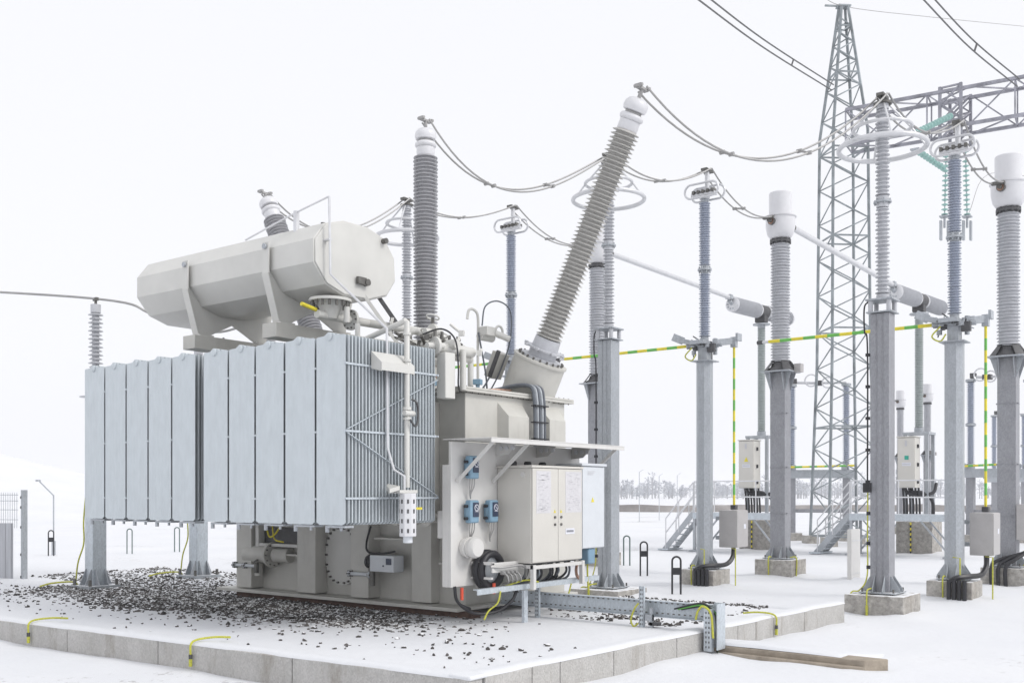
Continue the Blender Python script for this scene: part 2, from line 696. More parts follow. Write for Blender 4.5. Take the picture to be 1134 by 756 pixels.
def make_far_land():
    # low snow bank on the left
    mb = MB()
    nx, ny = 60, 24
    c, s = math.cos(R(37.4)), math.sin(R(37.4))

    def cam(X, D):  # position from right-of-camera and depth, metres
        return V((8.855 + X * c - D * s, -8.334 + X * s + D * c, 0))
    for j in range(ny + 1):
        for i in range(nx + 1):
            X = -95 + 85 * i / nx
            D = 62 + 60 * j / ny
            p = cam(X, D)
            h = 7.6 * math.exp(-((X + 62) / 26) ** 2) * math.sin(PI * min(1, j / ny * 1.0)) ** .8
            h += .12 * noise.noise(V((X * .15, D * .15, 0))) * (1 if 0 < j < ny else 0)
            mb.v.append((p.x, p.y, h - .12))
    for j in range(ny):
        for i in range(nx):
            a = j * (nx + 1) + i
            mb.f.append((a, a + 1, a + nx + 2, a + nx + 1))
            mb.m.append(0)
    tag(mb.build('hill', 'snow_clean', smooth=180), 'smooth snow bank beyond the yard on the left', kind='structure')
    # dark bank of bare earth across the right distance
    mb = MB()
    n = 90
    for i in range(n + 1):
        X = -4 + 120 * i / n
        D = 108 + 4 * noise.noise(V((i * .1, 0, 0)))
        h = .85 + .22 * noise.noise(V((i * .35, 2, 0)))
        for k, (dd, hh) in enumerate(((-1.6, -.1), (-.7, h * .8), (.2, h), (2.5, h * .9), (5, -.1))):
            p = cam(X, D + dd)
            mb.v.append((p.x, p.y, hh))
    for i in range(n):
        for k in range(4):
            a = i * 5 + k
            mb.f.append((a, a + 1, a + 6, a + 5))
            mb.m.append(0 if k < 1 else 1)
    tag(mb.build('embankment', ['berm_earth', 'snow'], smooth=180), 'dark earth bank crossing the snowfield', kind='structure')
    # far line of bare trees
    mb = MB()
    rnd = random.Random(5)
    for i in range(430):
        X = rnd.uniform(-30, 190)
        D = rnd.uniform(300, 430)
        if X / D * 1124 < 70 and rnd.random() < .55:
            continue
        p = cam(X, D)
        hgt = rnd.uniform(2.2, 5.0) * (1.0 + 1.3 * max(0, noise.noise(V((X * .06, D * .01, 1)))) + (.5 if rnd.random() < .1 else 0))
        mb.bar(p - V((0, 0, .3)), p + V((0, 0, hgt * .8)), .22, m=1)
        for _ in range(60):
            a = rnd.random() * 6.28
            t = rnd.uniform(.18, 1)
            w = hgt * .36 * math.sin(PI * min(1, t * .9 + .08)) * rnd.uniform(.2, 1)
            q = p + V((math.cos(a) * w, math.sin(a) * w, hgt * t))
            e = V((rnd.gauss(0, .5), rnd.gauss(0, .5), rnd.uniform(.3, 1.1)))
            f = V((rnd.gauss(0, .3), rnd.gauss(0, .3), rnd.gauss(0, .2)))
            mb.add([q, q + e, q + e * .5 + f], [(0, 1, 2)])
    tag(mb.build('distant_wood', ['twig', 'bark'], smooth=0), 'faint grey line of bare trees on the horizon', 'wood', kind='stuff')
    return cam


cam_pt = make_far_land()

# ------------------------------------------------------------------ the transformer
TR = empty('power_transformer', (0, 0, 0), 'large grey oil transformer with zinc radiators, oil tank on top and three tall bushings', 'transformer')


def P(name, mb, mats, **k):
    return mb.build(name, mats, TR, **k)


RX = [(-5.71, -5.18), (-5.145, -4.615), (-4.58, -4.06), (-4.025, -3.49), (-3.455, -2.935),
      (-2.745, -2.23), (-2.195, -1.68), (-1.645, -1.11), (-1.072, -.535), (-.50, 0.)]
RZ0, RZ1 = 1.55, 3.90
for i, (x0, x1) in enumerate(RX):
    b = MB()
    w = x1 - x0
    xm = x0 + .46 * w
    for j in range(29):
        y = j * .0565
        t = .015 if 0 < j < 28 else .007
        z0, z1 = RZ0 + .06, RZ1
        prof = [(x0, z0 + .03), (x0 + .05, z0), (x1 - .05, z0), (x1, z0 + .03), (x1, z1 - .035), (x1 - .02, z1 - .025), (x0 + .66 * w, z1 - .022),
                (x0 + .57 * w, z1 + .005), (x0 + .36 * w, z1 + .005), (x0 + .27 * w, z1 - .022), (x0 + .02, z1 - .027), (x0, z1 - .04)]
        b.prism([(px_, y, pz) for px_, pz in prof], (0, t, 0))
    b.cyl((xm, -.012, z1 - .035), (xm, 1.64, z1 - .035), .052, n=14)
    b.cyl((xm, .02, z0 + .035), (xm, 1.64, z0 + .035), .045, n=12)
    b.lathe((xm, -.024, z1 - .035), (0, 1, 0), [(0, .03), (.006, .045), (.014, .05)], 14)
    for zz in (1.92, 2.73, 3.5):
        if i < 9 and i != 4:
            b.box(x1 - .004, RX[i + 1][0] + .004, -.004, .006, zz - .012, zz + .012)
        b.box(x0 + .01, x1 - .01, 1.60, 1.612, zz - .02, zz + .02)
    r = P('radiator', b, 'radiator_zinc', smooth=30)
    # drain plate, plug and flange below
    c = MB()
    c.box(x0 + .14, x1 - .02, .012, .16, RZ0 + .028, RZ0 + .052)
    c.cyl((x0 + .16, .03, RZ0 + .03), (x0 + .16, .03, RZ0 - .03), .026, n=10)
    c.cyl((x1 - .12, .05, RZ0 + .03), (x1 - .12, .05, RZ0 - .012), .018, n=10)
    c.build('drain_plate', 'galvanised', r)
    h = MB()
    for zz in (z1 - .035, z0 + .035):
        h.cyl((xm, 1.64, zz), (xm, 2.64, zz), .055, n=12)
        h.cyl((xm, 1.70, zz), (xm, 1.72, zz), .10, n=14)
        h.cyl((xm, 2.10, zz), (xm, 2.14, zz), .10, n=14)
    h.build('header_pipe', 'tank_paint', r)
# tie strips across the fins of the last radiator
b = MB()
for zz in (3.53, 2.73, 1.93):
    b.box(.004, .016, -.01, 1.64, zz - .012, zz + .012)
b.bar((.020, .01, 2.75), (.020, 1.62, 3.47), .008, .024, up=(1, 0, 0))
b.bar((.020, .01, 2.71), (.020, 1.62, 1.95), .008, .024, up=(1, 0, 0))
for zz in (3.53, 2.73, 1.93):
    for yy in (.0, 1.62):
        b.cyl((.0, yy, zz), (.03, yy, zz), .014, n=8)
P('tie_strip', b, 'galvanised_bright')

# tank
TX0, TX1, TY0, TY1 = -5.5, -.37, 2.65, 5.12
b = MB()
b.box(TX0, TX1, TY0, TY1, .40, 3.415)
P('tank', b, 'tank_paint', bevel=.012)
b = MB()
b.box(TX0 - .12, TX1 + .09, TY0 - .14, TY1 + .14, 3.42, 3.455)
b.box(TX0 - .12, TX1 + .088, TY0 - .138, TY1 + .138, 3.459, 3.49)
for i in range(40):
    x = TX0 - .05 + i * .133
    b.cyl((x, TY0 - .09, 3.40), (x, TY0 - .09, 3.505), .009, n=6, m=1)
for i in range(20):
    y = TY0 - .04 + i * .134
    b.cyl((TX1 + .05, y, 3.40), (TX1 + .05, y, 3.505), .009, n=6, m=1)
P('tank_cover', b, ['tank_paint', 'bolt_steel'], bevel=.004)
# box stiffeners on the long side
for x0, x1, z0, z1, yf in ((-5.18, -4.79, .42, 3.3, 2.40), (-3.65, -3.22, .42, 3.3, 2.40), (-2.43, -2.05, .42, 3.3, 2.40), (-1.24, -.86, .42, 3.3, 2.47)):
    b = MB()
    b.box(x0, x1, yf, TY0 + .002, z0, z1)
    P('stiffener', b, 'tank_paint', bevel=.008)
# lower shelves between stiffeners
b = MB()
b.box(-4.75, -3.66, 2.46, TY0, .98, 1.01)
b.box(-2.00, -1.25, 2.46, TY0, 1.30, 1.33)
P('shelf_plate', b, 'tank_paint', bevel=.004)
b = MB()
b.box(TX0 - .06, TX1 + .16, 2.28, TY1 + .15, .355, .405)
P('base_flange', b, 'tank_paint', bevel=.006)
b = MB()
b.box(TX0 + .3, TX1 + .3, 2.42, 2.62, .2, .352)
b.box(TX0 + .3, TX1 + .3, 4.6, 4.9, .2, .352)
b.box(TX0 + 1.2, TX0 + 1.8, 2.45, 5.2, .22, .35)
b.box(TX1 - 1.6, TX1 - 1.0, 2.45, 5.2, .22, .35)
P('skid_rail', b, 'rust_rail')
# lifting lug (jacking pad) by the near corner
b = MB()
b.prism([(-.70, 2.648, .98), (-.42, 2.648, .98), (-.42, 2.45, .98), (-.70, 2.45, .98)], (0, 0, .035))
b.prism([(-.64, 2.648, 1.015), (-.64, 2.50, 1.015), (-.60, 2.62, 1.42), (-.60, 2.648, 1.42)], (.03, 0, 0))
b.prism([(-.50, 2.648, 1.015), (-.50, 2.50, 1.015), (-.54, 2.62, 1.42), (-.54, 2.648, 1.42)], (.03, 0, 0))
b.prism([(-.62, 2.52, 1.02), (-.49, 2.52, 1.02), (-.53, 2.635, 1.42), (-.58, 2.635, 1.42)], (0, -.012, 0))
P('jacking_pad', b, 'tank_paint', bevel=.004)
# oval manhole with bolts
b = MB()
oc = V((-2.86, 2.645, 1.02))
outl = []
for k in range(28):
    a = 2 * PI * k / 28
    outl.append(oc + V((.36 * math.copysign(abs(math.cos(a)) ** .8, math.cos(a)), 0, .46 * math.copysign(abs(math.sin(a)) ** .8, math.sin(a)))))
b.prism(outl, (0, -.03, 0))
for k in range(22):
    a = 2 * PI * k / 22
    q = oc + V((.33 * math.copysign(abs(math.cos(a)) ** .8, math.cos(a)), -.025, .425 * math.copysign(abs(math.sin(a)) ** .8, math.sin(a))))
    b.cyl(q, q + V((0, -.035, 0)), .018, n=6, m=1)
P('manhole_cover', b, ['conservator_paint', 'bolt_steel'], smooth=40)


def flange(b, p, d, r, t, nb=8, m=0, mb_=1, n=20):
    p, d = V(p), V(d).normalized()
    b.cyl(p - d * t, p - d * t * .08, r, n=n, m=m)
    b.cyl(p + d * t * .08, p + d * t, r, n=n, m=m)
    _, u, w = basis(d)
    for k in range(nb):
        a = 2 * PI * k / nb
        q = p + (u * math.cos(a) + w * math.sin(a)) * r * .82
        b.cyl(q - d * t * 1.9, q + d * t * 1.9, .012, n=6, m=mb_)


# oil pipe with flange at the left end of the base
b = MB()
b.cyl((-5.0, 2.50, .98), (-4.34, 2.50, .98), .15, n=20)
flange(b, (-4.36, 2.50, .98), (1, 0, 0), .21, .025, 12)
b.cyl((-4.30, 2.50, .98), (-4.0, 2.56, .98), .12, n=18)
b.cyl((-4.72, 2.50, .98), (-4.72, 2.50, .62), .07, n=14)
P('oil_pipe', b, ['tank_paint', 'bolt_steel'])
b = MB()
b.cyl((-5.2, 2.37, .79), (-4.62, 2.37, .79), .028, n=10)
flange(b, (-5.18, 2.37, .79), (1, 0, 0), .055, .016, 6)
flange(b, (-4.92, 2.37, .79), (1, 0, 0), .05, .016, 6)
b.cyl((-4.62, 2.37, .85), (-4.62, 2.37, .68), .04, n=10, m=1)
b.bar((-4.66, 2.36, .86), (-4.56, 2.34, .90), .02, m=1)
P('drain_valve', b, ['box_white', 'bolt_steel'])
b = MB()
b.box(-4.70, -3.70, 2.44, 2.60, 1.12, 1.17, m=0)
b.box(-4.64, -3.72, 2.55, 2.60, 1.18, 1.42, m=1)
b.box(-4.72, -4.64, 2.43, 2.60, .98, 1.46, m=0)
P('skirting_bracket', b, ['conservator_paint', 'dark_metal'], bevel=.003)
b = MB()
cable(b, [(-4.5, 2.48, 1.44), (-4.35, 2.42, 1.28), (-4.2, 2.42, 1.33), (-4.1, 2.44, 1.46)], .014)
cable(b, [(-4.3, 2.44, 1.46), (-4.2, 2.40, 1.25), (-4.0, 2.42, 1.2)], .012)
P('earth_strap', b, 'yellow')
# second drain valve
b = MB()
b.cyl((-2.42, 2.36, .78), (-1.96, 2.36, .78), .03, n=10)
flange(b, (-2.4, 2.36, .78), (1, 0, 0), .05, .016, 6)
flange(b, (-1.96, 2.36, .78), (1, 0, 0), .06, .016, 6)
b.cyl((-1.93, 2.36, .90), (-1.93, 2.36, .62), .045, n=10, m=1)
b.bar((-1.98, 2.35, .92), (-1.86, 2.33, .97), .022, m=1)
P('drain_valve', b, ['box_white', 'bolt_steel'])
# white monitoring box on the base
b = MB()
b.box(-1.90, -1.42, 2.28, 2.50, .84, 1.08)
g = P('monitor_box', b, 'box_white', bevel=.008)
b = MB()
b.box(-1.56, -1.46, 2.268, 2.279, .95, 1.04)
b.cyl((-1.62, 2.28, .93), (-1.62, 2.268, .93), .012, n=8)
b.build('display', 'navy', g)
b = MB()
b.cyl((-2.02, 2.42, .97), (-1.90, 2.42, .97), .085, n=18)
b.cyl((-2.06, 2.42, .97), (-2.02, 2.42, .97), .10, n=18)
b.build('cable_gland', 'dark_metal', g)
b = MB()
cable(b, [(-2.0, 2.40, 1.5), (-2.03, 2.34, 1.25), (-1.98, 2.33, 1.12), (-1.75, 2.36, 1.10), (-1.5, 2.40, 1.14)], .016)
b.build('cable', 'black_plastic', g)
# side box plate hanging from the radiators
b = MB()
b.box(-.02, .16, 1.66, 1.70, 1.40, 1.76)
P('bracket_plate', b, 'panel_white', bevel=.004)
b = MB()
cable(b, [(.05, 1.7, 1.45), (.12, 1.75, 1.25), (.2, 1.8, 1.0)], .018)
P('hanging_hose', b, 'black_plastic')

# raised end-wall boxes
for y0, y1 in ((3.38, 3.98), (4.42, 4.95)):
    b = MB()
    z0, z1 = .6, 3.32
    b.prism([(TX1 - .002, y0, z0), (TX1 - .002, y1, z0), (TX1 - .002, y1, z1), (TX1 - .002, y0, z1)], (.001, 0, 0))
    vs = [(TX1 + .001, y0, z0), (TX1 + .001, y1, z0), (TX1 + .001, y1, z1), (TX1 + .001, y0, z1),
          (TX1 + .17, y0 + .05, z0 + .1), (TX1 + .17, y1 - .05, z0 + .1), (TX1 + .17, y1 - .05, z1 - .2), (TX1 + .17, y0 + .05, z1 - .2)]
    b.add(vs, [(4, 5, 6, 7), (0, 1, 5, 4), (1, 2, 6, 5), (2, 3, 7, 6), (3, 0, 4, 7)])
    P('stiffener', b, 'tank_paint', bevel=.006)
# cable bundle over the end wall
b = MB()
for k in range(5):
    y = 4.06 + k * .062
    cable(b, [(-1.6 + .1 * k, 3.95 + .03 * k, 3.56), (-.9, y - .12, 3.58 + .01 * k), (-.50, y - .02, 3.64), (-.27, y + .01, 3.60),
              (-.20, y, 3.42), (-.17, y - .02, 3.1), (-.16, y - .03, 2.6)], .026, m=k % 2)
for z in (3.3, 3.05, 2.8):
    b.box(-.215, -.125, 4.00, 4.34, z, z + .018, m=2)
P('cable_bundle', b, ['conduit_grey', 'galvanised', 'black_plastic'])

# ---- bushings
BDIR = {-1: V((-.4337, 0, .9011)), 0: V((0, 0, 1)), 1: V((.4337, 0, .9011))}


def bushing(x, y, z, d, ins):
    p = V((x, y, z))
    d = d.normalized()
    b = MB()
    b.lathe(p - d * .25, d, [(0, .42), (.86, .42), (.865, .44), (.90, .44), (.905, .30)], 32)
    for k in range(20):
        a = 2 * PI * k / 20
        _, u, w = basis(d)
        q = p + d * .65 + (u * math.cos(a) + w * math.sin(a)) * .36
        b.cyl(q, q + d * .045, .016, n=6, m=1)
    t = P('turret', b, ['tank_paint', 'bolt_steel'], smooth=40)
    b = MB()
    b.lathe(p, d, [(.655, .33), (.69, .33), (.695, .225), (.80, .225), (.803, .29), (.83, .29), (.833, .215), (1.0, .205)], 28)
    _, u, w = basis(d)
    for k in range(8):
        a = 2 * PI * k / 8 + .3
        q = p + d * .82 + (u * math.cos(a) + w * math.sin(a)) * .29
        b.cyl(q, q + (u * math.cos(a) + w * math.sin(a)) * .06, .022, n=8)
    b.build('mounting_flange', 'insulator_pale', t)
    b = MB()
    b.sheds(p + d * 1.0, d, 3.26, .148, .213, 52, k=28, alt=.92)
    bu = P('bushing', b, ins, smooth=28)
    b = MB()
    b.lathe(p, d, [(4.26, .15), (4.27, .155), (4.40, .155), (4.405, .14)], 26)
    b.ring(p + d * 4.45, d, .135, .05, n=28, k=12)
    b.lathe(p, d, [(4.50, .06), (4.52, .10)], 20)
    b.lathe(p, d, [(4.535, .14), (4.545, .17), (4.60, .185), (4.66, .175), (4.71, .135), (4.735, .07)], 28)
    b.build('corona_cap', 'white_cap', bu)
    b = MB()
    b.lathe(p, d, [(4.49, .125), (4.53, .125)], 24)
    b.cyl(p + d * 4.73, p + d * 4.86, .03, n=12)
    tip = p + d * 4.87
    b.cbox(tip, (.07, .24, .035))
    for s in (-1, 1):
        b.cbox(tip + V((0, s * .11, .02)), (.11, .04, .05))
        b.cyl(tip + V((-.07, s * .11, .02)), tip + V((.07, s * .11, .02)), .026, n=8)
    b.build('terminal_clamp', 'wire_metal', bu)
    return tip


TIPL = bushing(-5.05, 4.6, 3.5, BDIR[-1], 'insulator_grey')
TIPC = bushing(-2.90, 4.6, 3.5, BDIR[0], 'insulator_grey')
TIPR = bushing(-.75, 4.6, 3.5, BDIR[1], 'insulator_brown')
# current transformer box, sniffer pipe and wiring at the right turret
b = MB()
b.cbox((-1.13, 4.33, 4.02), (.16, .26, .42), T=Matrix.Rotation(R(25.7), 4, 'Y'))
b.cbox((-1.05, 4.16, 4.02), (.05, .06, .44), m=1, T=Matrix.Rotation(R(25.7), 4, 'Y'))
P('terminal_box', b, ['tank_paint', 'dark_metal'], bevel=.008)
b = MB()
cable(b, [(-1.25, 4.0, 3.49), (-1.25, 4.0, 4.3), (-1.25, 4.0, 4.75), (-1.28, 3.93, 4.86), (-1.30, 3.84, 4.84), (-1.30, 3.80, 4.70)], .022)
P('breather_pipe', b, 'conservator_paint')
b = MB()
b.cbox((-1.12, 4.08, 4.52), (.16, .22, .14))
b.cyl((-1.2, 3.98, 4.45), (-1.2, 4.30, 4.45), .07, n=12)
b.cyl((-1.05, 4.2, 4.5), (-.85, 4.3, 4.4), .05, n=12)
b.ring((-1.1, 4.35, 4.55), (1, 0, 0), .09, .02, n=20)
P('gas_relay', b, 'conservator_paint', bevel=.006)
b = MB()
cable(b, [(-1.15, 3.98, 4.6), (-1.1, 4.0, 4.9), (-1.0, 4.2, 5.0), (-.9, 4.38, 4.85), (-.92, 4.4, 4.4), (-1.05, 4.3, 3.9), (-1.2, 4.2, 3.55)], .012)
cable(b, [(-1.1, 4.1, 3.8), (-1.15, 4.02, 3.65), (-1.3, 4.0, 3.55), (-1.9, 3.8, 3.54)], .014)
cable(b, [(-1.2, 3.95, 4.5), (-1.18, 4.1, 3.9), (-1.22, 4.2, 3.56)], .014)
P('control_wiring', b, 'conduit_grey')
b = MB()
for x, y in ((-1.75, 3.1), (-1.35, 3.05), (-.72, 3.35), (-2.0, 3.5)):
    b.cyl((x, y, 3.49), (x, y, 3.60), .03, n=10)
    b.cbox((x, y, 3.64), (.12, .12, .08), yaw=.4)
P('oil_thermometer_head', b, 'blue_gauge', bevel=.006)
b = MB()
cable(b, [(-1.75, 3.1, 3.65), (-1.6, 3.0, 3.85), (-1.45, 3.0, 3.88), (-1.3, 3.05, 3.75), (-1.25, 3.2, 3.56)], .010)
cable(b, [(-2.0, 3.5, 3.65), (-1.7, 3.3, 3.9), (-1.35, 3.2, 3.9), (-1.1, 3.25, 3.6)], .010)
cable(b, [(-2.4, 3.2, 3.55), (-1.8, 3.0, 3.53), (-1.1, 3.1, 3.53), (-.6, 3.6, 3.54), (-.6, 4.0, 3.56)], .016)
P('thermometer_tube', b, 'copper')
# low voltage bushing seen under the oil tank
b = MB()
b.cyl((-5.35, 3.2, 3.48), (-5.35, 3.2, 4.2), .2, n=20)
b.sheds((-5.35, 3.2, 4.2), (0, 0, 1), .75, .06, .13, 9)
b.cyl((-5.35, 3.2, 4.95), (-5.35, 3.2, 5.1), .03, n=8)
P('low_voltage_bushing', b, 'insulator_pale')

# ---- oil conservator
CX0, CX1, CY, CZ = -5.95, -1.72, 1.83, 5.30
pts = [(-.80, -.15), (-.80, .17), (-.60, .42), (-.24, .53), (.24, .53), (.58, .43), (.78, .18), (.80, -.16), (.62, -.41), (.24, -.53), (-.24, -.53), (-.58, -.42)]
b = MB()
b.prism([(CX0, CY + y, CZ + z) for y, z in pts], (CX1 - CX0, 0, 0))
for x, s in ((CX1, 1), (CX0, -1)):
    b.prism([(x, CY + y * .975, CZ + z * .965) for y, z in pts], (s * .02, 0, 0))
cons = P('oil_conservator', b, 'conservator_paint', smooth=20, bevel=.015)
for p_, q_, r_ in (((-2.3, CY - .1, CZ + .5), (-2.3, CY - .1, CZ + .62), .035), ((-2.3, CY + .3, CZ + .5), (-2.3, CY + .3, CZ + .62), .035),
                   ((-1.70, CY + .52, CZ + .38), (-1.62, CY + .52, CZ + .38), .04)):
    b = MB()
    b.cyl(p_, q_, r_, n=10)
    b.build('tank_plug', 'bolt_steel', cons)
b = MB()
b.cyl((-1.70, CY + .15, CZ - .29), (-1.62, CY + .15, CZ - .29), .05, n=12)
b.cbox((-1.66, CY + .05, CZ - .28), (.05, .16, .1))
b.build('tank_fitting', 'bolt_steel', cons)
# saddles with W-shaped feet, and their beams
for xs in (-4.62, -2.72):
    b = MB()
    # W-shaped cradle plate reaching up the near side as a narrow strap
    poly = [(-.80, .17), (-.80, -.15), (-.58, -.42), (-.24, -.53), (.24, -.53), (.58, -.42), (.80, -.15), (.80, .17), (.86, .17),
            (.86, -.2), (.66, -.86), (.44, -.86), (.0, -.64), (-.44, -.86), (-.66, -.86), (-.86, -.2), (-.86, .17)]
    b.prism([(xs + .06, CY + y * 1.003, CZ + z * 1.003) for y, z in poly], (.022, 0, 0))
    # flanges: strap on the vertical face, then the outer edge running down to the foot
    b.prism([(xs, CY - .866, CZ + .24), (xs + .14, CY - .866, CZ + .24), (xs + .14, CY - .866, CZ - .2), (xs, CY - .866, CZ - .2)], (0, .016, 0))
    b.prism([(xs, CY - .864, CZ - .198), (xs + .14, CY - .864, CZ - .198), (xs + .14, CY - .664, CZ - .862), (xs, CY - .664, CZ - .862)], (0, -.014, 0))
    b.cyl((xs + .07, CY - .90, CZ + .18), (xs + .07, CY - .868, CZ + .18), .038, n=14, m=1)
    for s_ in (-1, 1):
        b.box(xs - .02, xs + .18, CY + s_ * .55 - .13, CY + s_ * .55 + .13, CZ - .885, CZ - .862)
    P('saddle', b, ['conservator_paint', 'galvanised'], smooth=20)
    b = MB()
    b.box(xs - .08, xs + .22, CY - .80, CY + 1.6, 4.20, 4.41)
    b.box(xs - .04, xs + .18, CY + 1.0, CY + 1.25, 3.48, 4.20)
    P('support_beam', b, 'tank_paint', bevel=.006)
# guard rod looping from the roof of the conservator down its end
b = MB()
cable(b, [(-3.5, CY - .55, CZ + .46), (-2.9, CY - .58, CZ + .56), (-2.3, CY - .60, CZ + .66), (-1.60, CY - .62, CZ + .76)], .013, k=4)
b.tube([(-1.60, CY - .62, CZ + .76), (-1.60, CY - .60, CZ - .30), (-1.50, CY - .57, CZ - .40), (.02, .68, 4.02), (.05, .66, 2.55), (.10, .72, 2.28), (.22, .78, 2.20), (.22, .78, 2.0)], .017, 8)
b.box(-1.72, -1.585, CY - .64, CY - .58, CZ + .16, CZ + .18)
b.box(-2.33, -2.27, CY - .63, CY - .57, CZ + .38, CZ + .68)
P('breather_tube', b, 'aluminium')
# round valve below the conservator with its lever
b = MB()
b.cyl((-1.95, 1.55, 4.74), (-1.95, 1.55, 4.70), .30, n=28)
for k in range(16):
    a = 2 * PI * k / 16
    b.cyl((-1.95 + .26 * math.cos(a), 1.55 + .26 * math.sin(a), 4.62), (-1.95 + .26 * math.cos(a), 1.55 + .26 * math.sin(a), 4.70), .02, n=6, m=1)
b.lathe((-1.95, 1.55, 4.46), (0, 0, 1), [(0, .10), (.10, .14), (.22, .19), (.24, .22)], 20)
b.cyl((-1.95, 1.30, 4.50), (-1.95, 2.3, 4.50), .06, n=14)
flange(b, (-1.95, 1.95, 4.50), (0, 1, 0), .15, .02, 10)
b.cyl((-1.72, 1.65, 4.62), (-1.72, 1.65, 4.40), .045, n=10)
P('conservator_valve', b, ['conservator_paint', 'bolt_steel'])
b = MB()
b.cyl((-1.97, 1.30, 4.56), (-1.95, 1.02, 4.60), .028, n=10)
P('valve_lever', b, 'yellow')
b = MB()
b.cyl((-1.95, 2.3, 4.50), (-1.2, 3.0, 4.35), .06, n=14)
flange(b, (-1.7, 2.53, 4.45), (.75, .7, -.15), .14, .02, 10)
b.cyl((-1.2, 3.0, 4.35), (-.9, 3.4, 4.05), .05, n=14)
flange(b, (-1.05, 3.2, 4.2), (.3, .4, -.3), .15, .02, 8)
b.cyl((-.9, 3.4, 4.05), (-.9, 3.4, 3.48), .045, n=14)
P('oil_pipe', b, ['conservator_paint', 'bolt_steel'])
b = MB()
b.bar((-1.75, 2.0, 4.86), (-1.35, 2.35, 4.1), .07, .05)
b.bar((-1.85, 2.35, 4.95), (-1.5, 2.85, 4.1), .06, .05, m=1)
P('strut', b, ['conservator_paint', 'dark_metal'])
# pipework behind the radiator end
b = MB()
rr = random.Random(11)
for k in range(9):
    x, y, z = rr.uniform(-.9, -.1), rr.uniform(1.7, 2.5), rr.uniform(3.85, 4.25)
    d = V((rr.choice((0, 0, 1)), rr.choice((0, 1)), rr.choice((0, 1)))) + V((.2, .3, .1))
    d.normalize()
    b.cyl(V((x, y, z)) - d * .14, V((x, y, z)) + d * .14, rr.uniform(.04, .07), n=14)
    b.cyl(V((x, y, z)) - d * .02, V((x, y, z)) + d * .02, rr.uniform(.09, .13), n=18)
    b.cyl(V((x, y, z)), V((x, y, z)) + V((0, 0, .2)), .022, n=8, m=1)
    if k % 3 == 0:
        b.ring(V((x, y, z + .2)), (0, .3, 1), .09, .012, n=20, k=6, m=0)
b.cyl((-1.4, 2.1, 4.0), (-.05, 2.1, 4.0), .07, n=14)
b.cyl((-.2, 1.72, 3.95), (-.2, 2.6, 3.95), .07, n=14)
b.cyl((-.12, 2.3, 3.4), (-.12, 2.3, 3.95), .045, n=14)
for k in range(16):
    x, y, z = rr.uniform(-.8, .0), rr.uniform(1.5, 2.6), rr.uniform(3.9, 4.15)
    b.cyl((x, y, z), (x + rr.uniform(-.1, .1), y + rr.uniform(-.2, .2), z + rr.uniform(-.05, .12)), .022, n=8, m=k % 2)
    b.cbox((x, y, z), (.07, .07, .07), m=k % 2, yaw=k)
    if k % 4 == 0:
        b.ring((x, y, z + .08), (.3, .3, 1), .07, .010, n=18, k=6, m=1)
P('pipe_fitting', b, ['conservator_paint', 'bolt_steel'])
b = MB()
b.box(-.16, .0, 1.80, 2.0, 3.25, 3.86)
P('junction_box', b, 'conservator_paint', bevel=.01)
b = MB()
cable(b, [(-.5, 1.9, 4.15), (-.2, 1.95, 4.20), (-.03, 2.03, 4.05), (.0, 2.06, 3.7), (.0, 2.06, 3.45), (-.3, 2.45, 3.40)], .012)
P('hanging_hose', b, 'black_plastic')
# horizontal and vertical filling pipe in front of the fins
b = MB()
b.tube([(-.62, .80, 4.16), (-.62, .80, 3.96), (-.60, .82, 3.93), (.16, .87, 4.13), (.17, .88, 4.12), (.17, .88, 2.06)], .035, 12)
b.cyl((.17, .88, 3.95), (.17, .88, 3.98), .05, n=14)
b.cyl((.17, .88, 3.62), (.17, .88, 3.65), .05, n=14)
b.cyl((.17, .88, 3.02), (.17, .88, 3.06), .055, n=14)
b.cyl((.17, .88, 2.9), (.17, .88, 2.93), .055, n=14)
b.cyl((.20, .80, 2.98), (.20, .97, 2.98), .035, n=12)
cable(b, [(.24, .86, 2.9), (.27, .92, 2.82), (.26, .98, 2.9), (.24, .99, 3.1), (.20, .93, 3.16)], .014, m=1)
P('filling_pipe', b, ['conservator_paint', 'dark_metal'])
b = MB()
b.prism([(.03, .40, 3.70), (.03, .98, 3.70), (.20, .98, 3.56), (.20, .40, 3.56)], (0, 0, .012))
b.prism([(.03, .40, 3.70), (.20, .40, 3.56), (.20, .40, 3.46), (.03, .40, 3.50)], (0, .01, 0))
b.prism([(.03, .97, 3.70), (.20, .97, 3.56), (.20, .97, 3.46), (.03, .97, 3.50)], (0, .01, 0))
b.prism([(.20, .40, 3.57), (.20, .98, 3.57), (.20, .98, 3.47), (.20, .40, 3.47)], (.008, 0, 0))
P('pipe_bracket', b, 'conservator_paint')
# dehydrating breather
b = MB()
b.box(.05, .26, .66, .98, 1.99, 2.03)
b.prism([(.05, .64, 2.03), (.26, .48, 1.99), (.26, .66, 2.03), (.05, .66, 2.06)], (0, 0, .05))
P('breather_shelf', b, 'conservator_paint', bevel=.004)
b = MB()
cr = [(.11 * math.cos(a) + .24, .11 * math.sin(a) + .82) for a in [2 * PI * (k + .5) / 8 for k in range(8)]]
b.prism([(x, y, 1.46) for x, y in cr], (0, 0, .53))
br = P('breather_canister', b, 'white_cap', bevel=.006)
b = MB()
for k in range(8):
    a = 2 * PI * k / 8
    d = V((math.cos(a), math.sin(a), 0))
    for z in (1.53, 1.65, 1.77, 1.89):
        c = V((.24, .82, z)) + d * .1035
        b.cbox(c, (.006, .022, .05), yaw=a)
b.build('sight_slot', 'dark_metal', br)
b = MB()
b.cyl((.24, .82, 1.38), (.24, .82, 1.46), .06, n=14)
b.build('oil_cup', 'box_white', br)
b = MB()
b.cbox((.20, 1.04, 1.80), (.03, .14, .03))
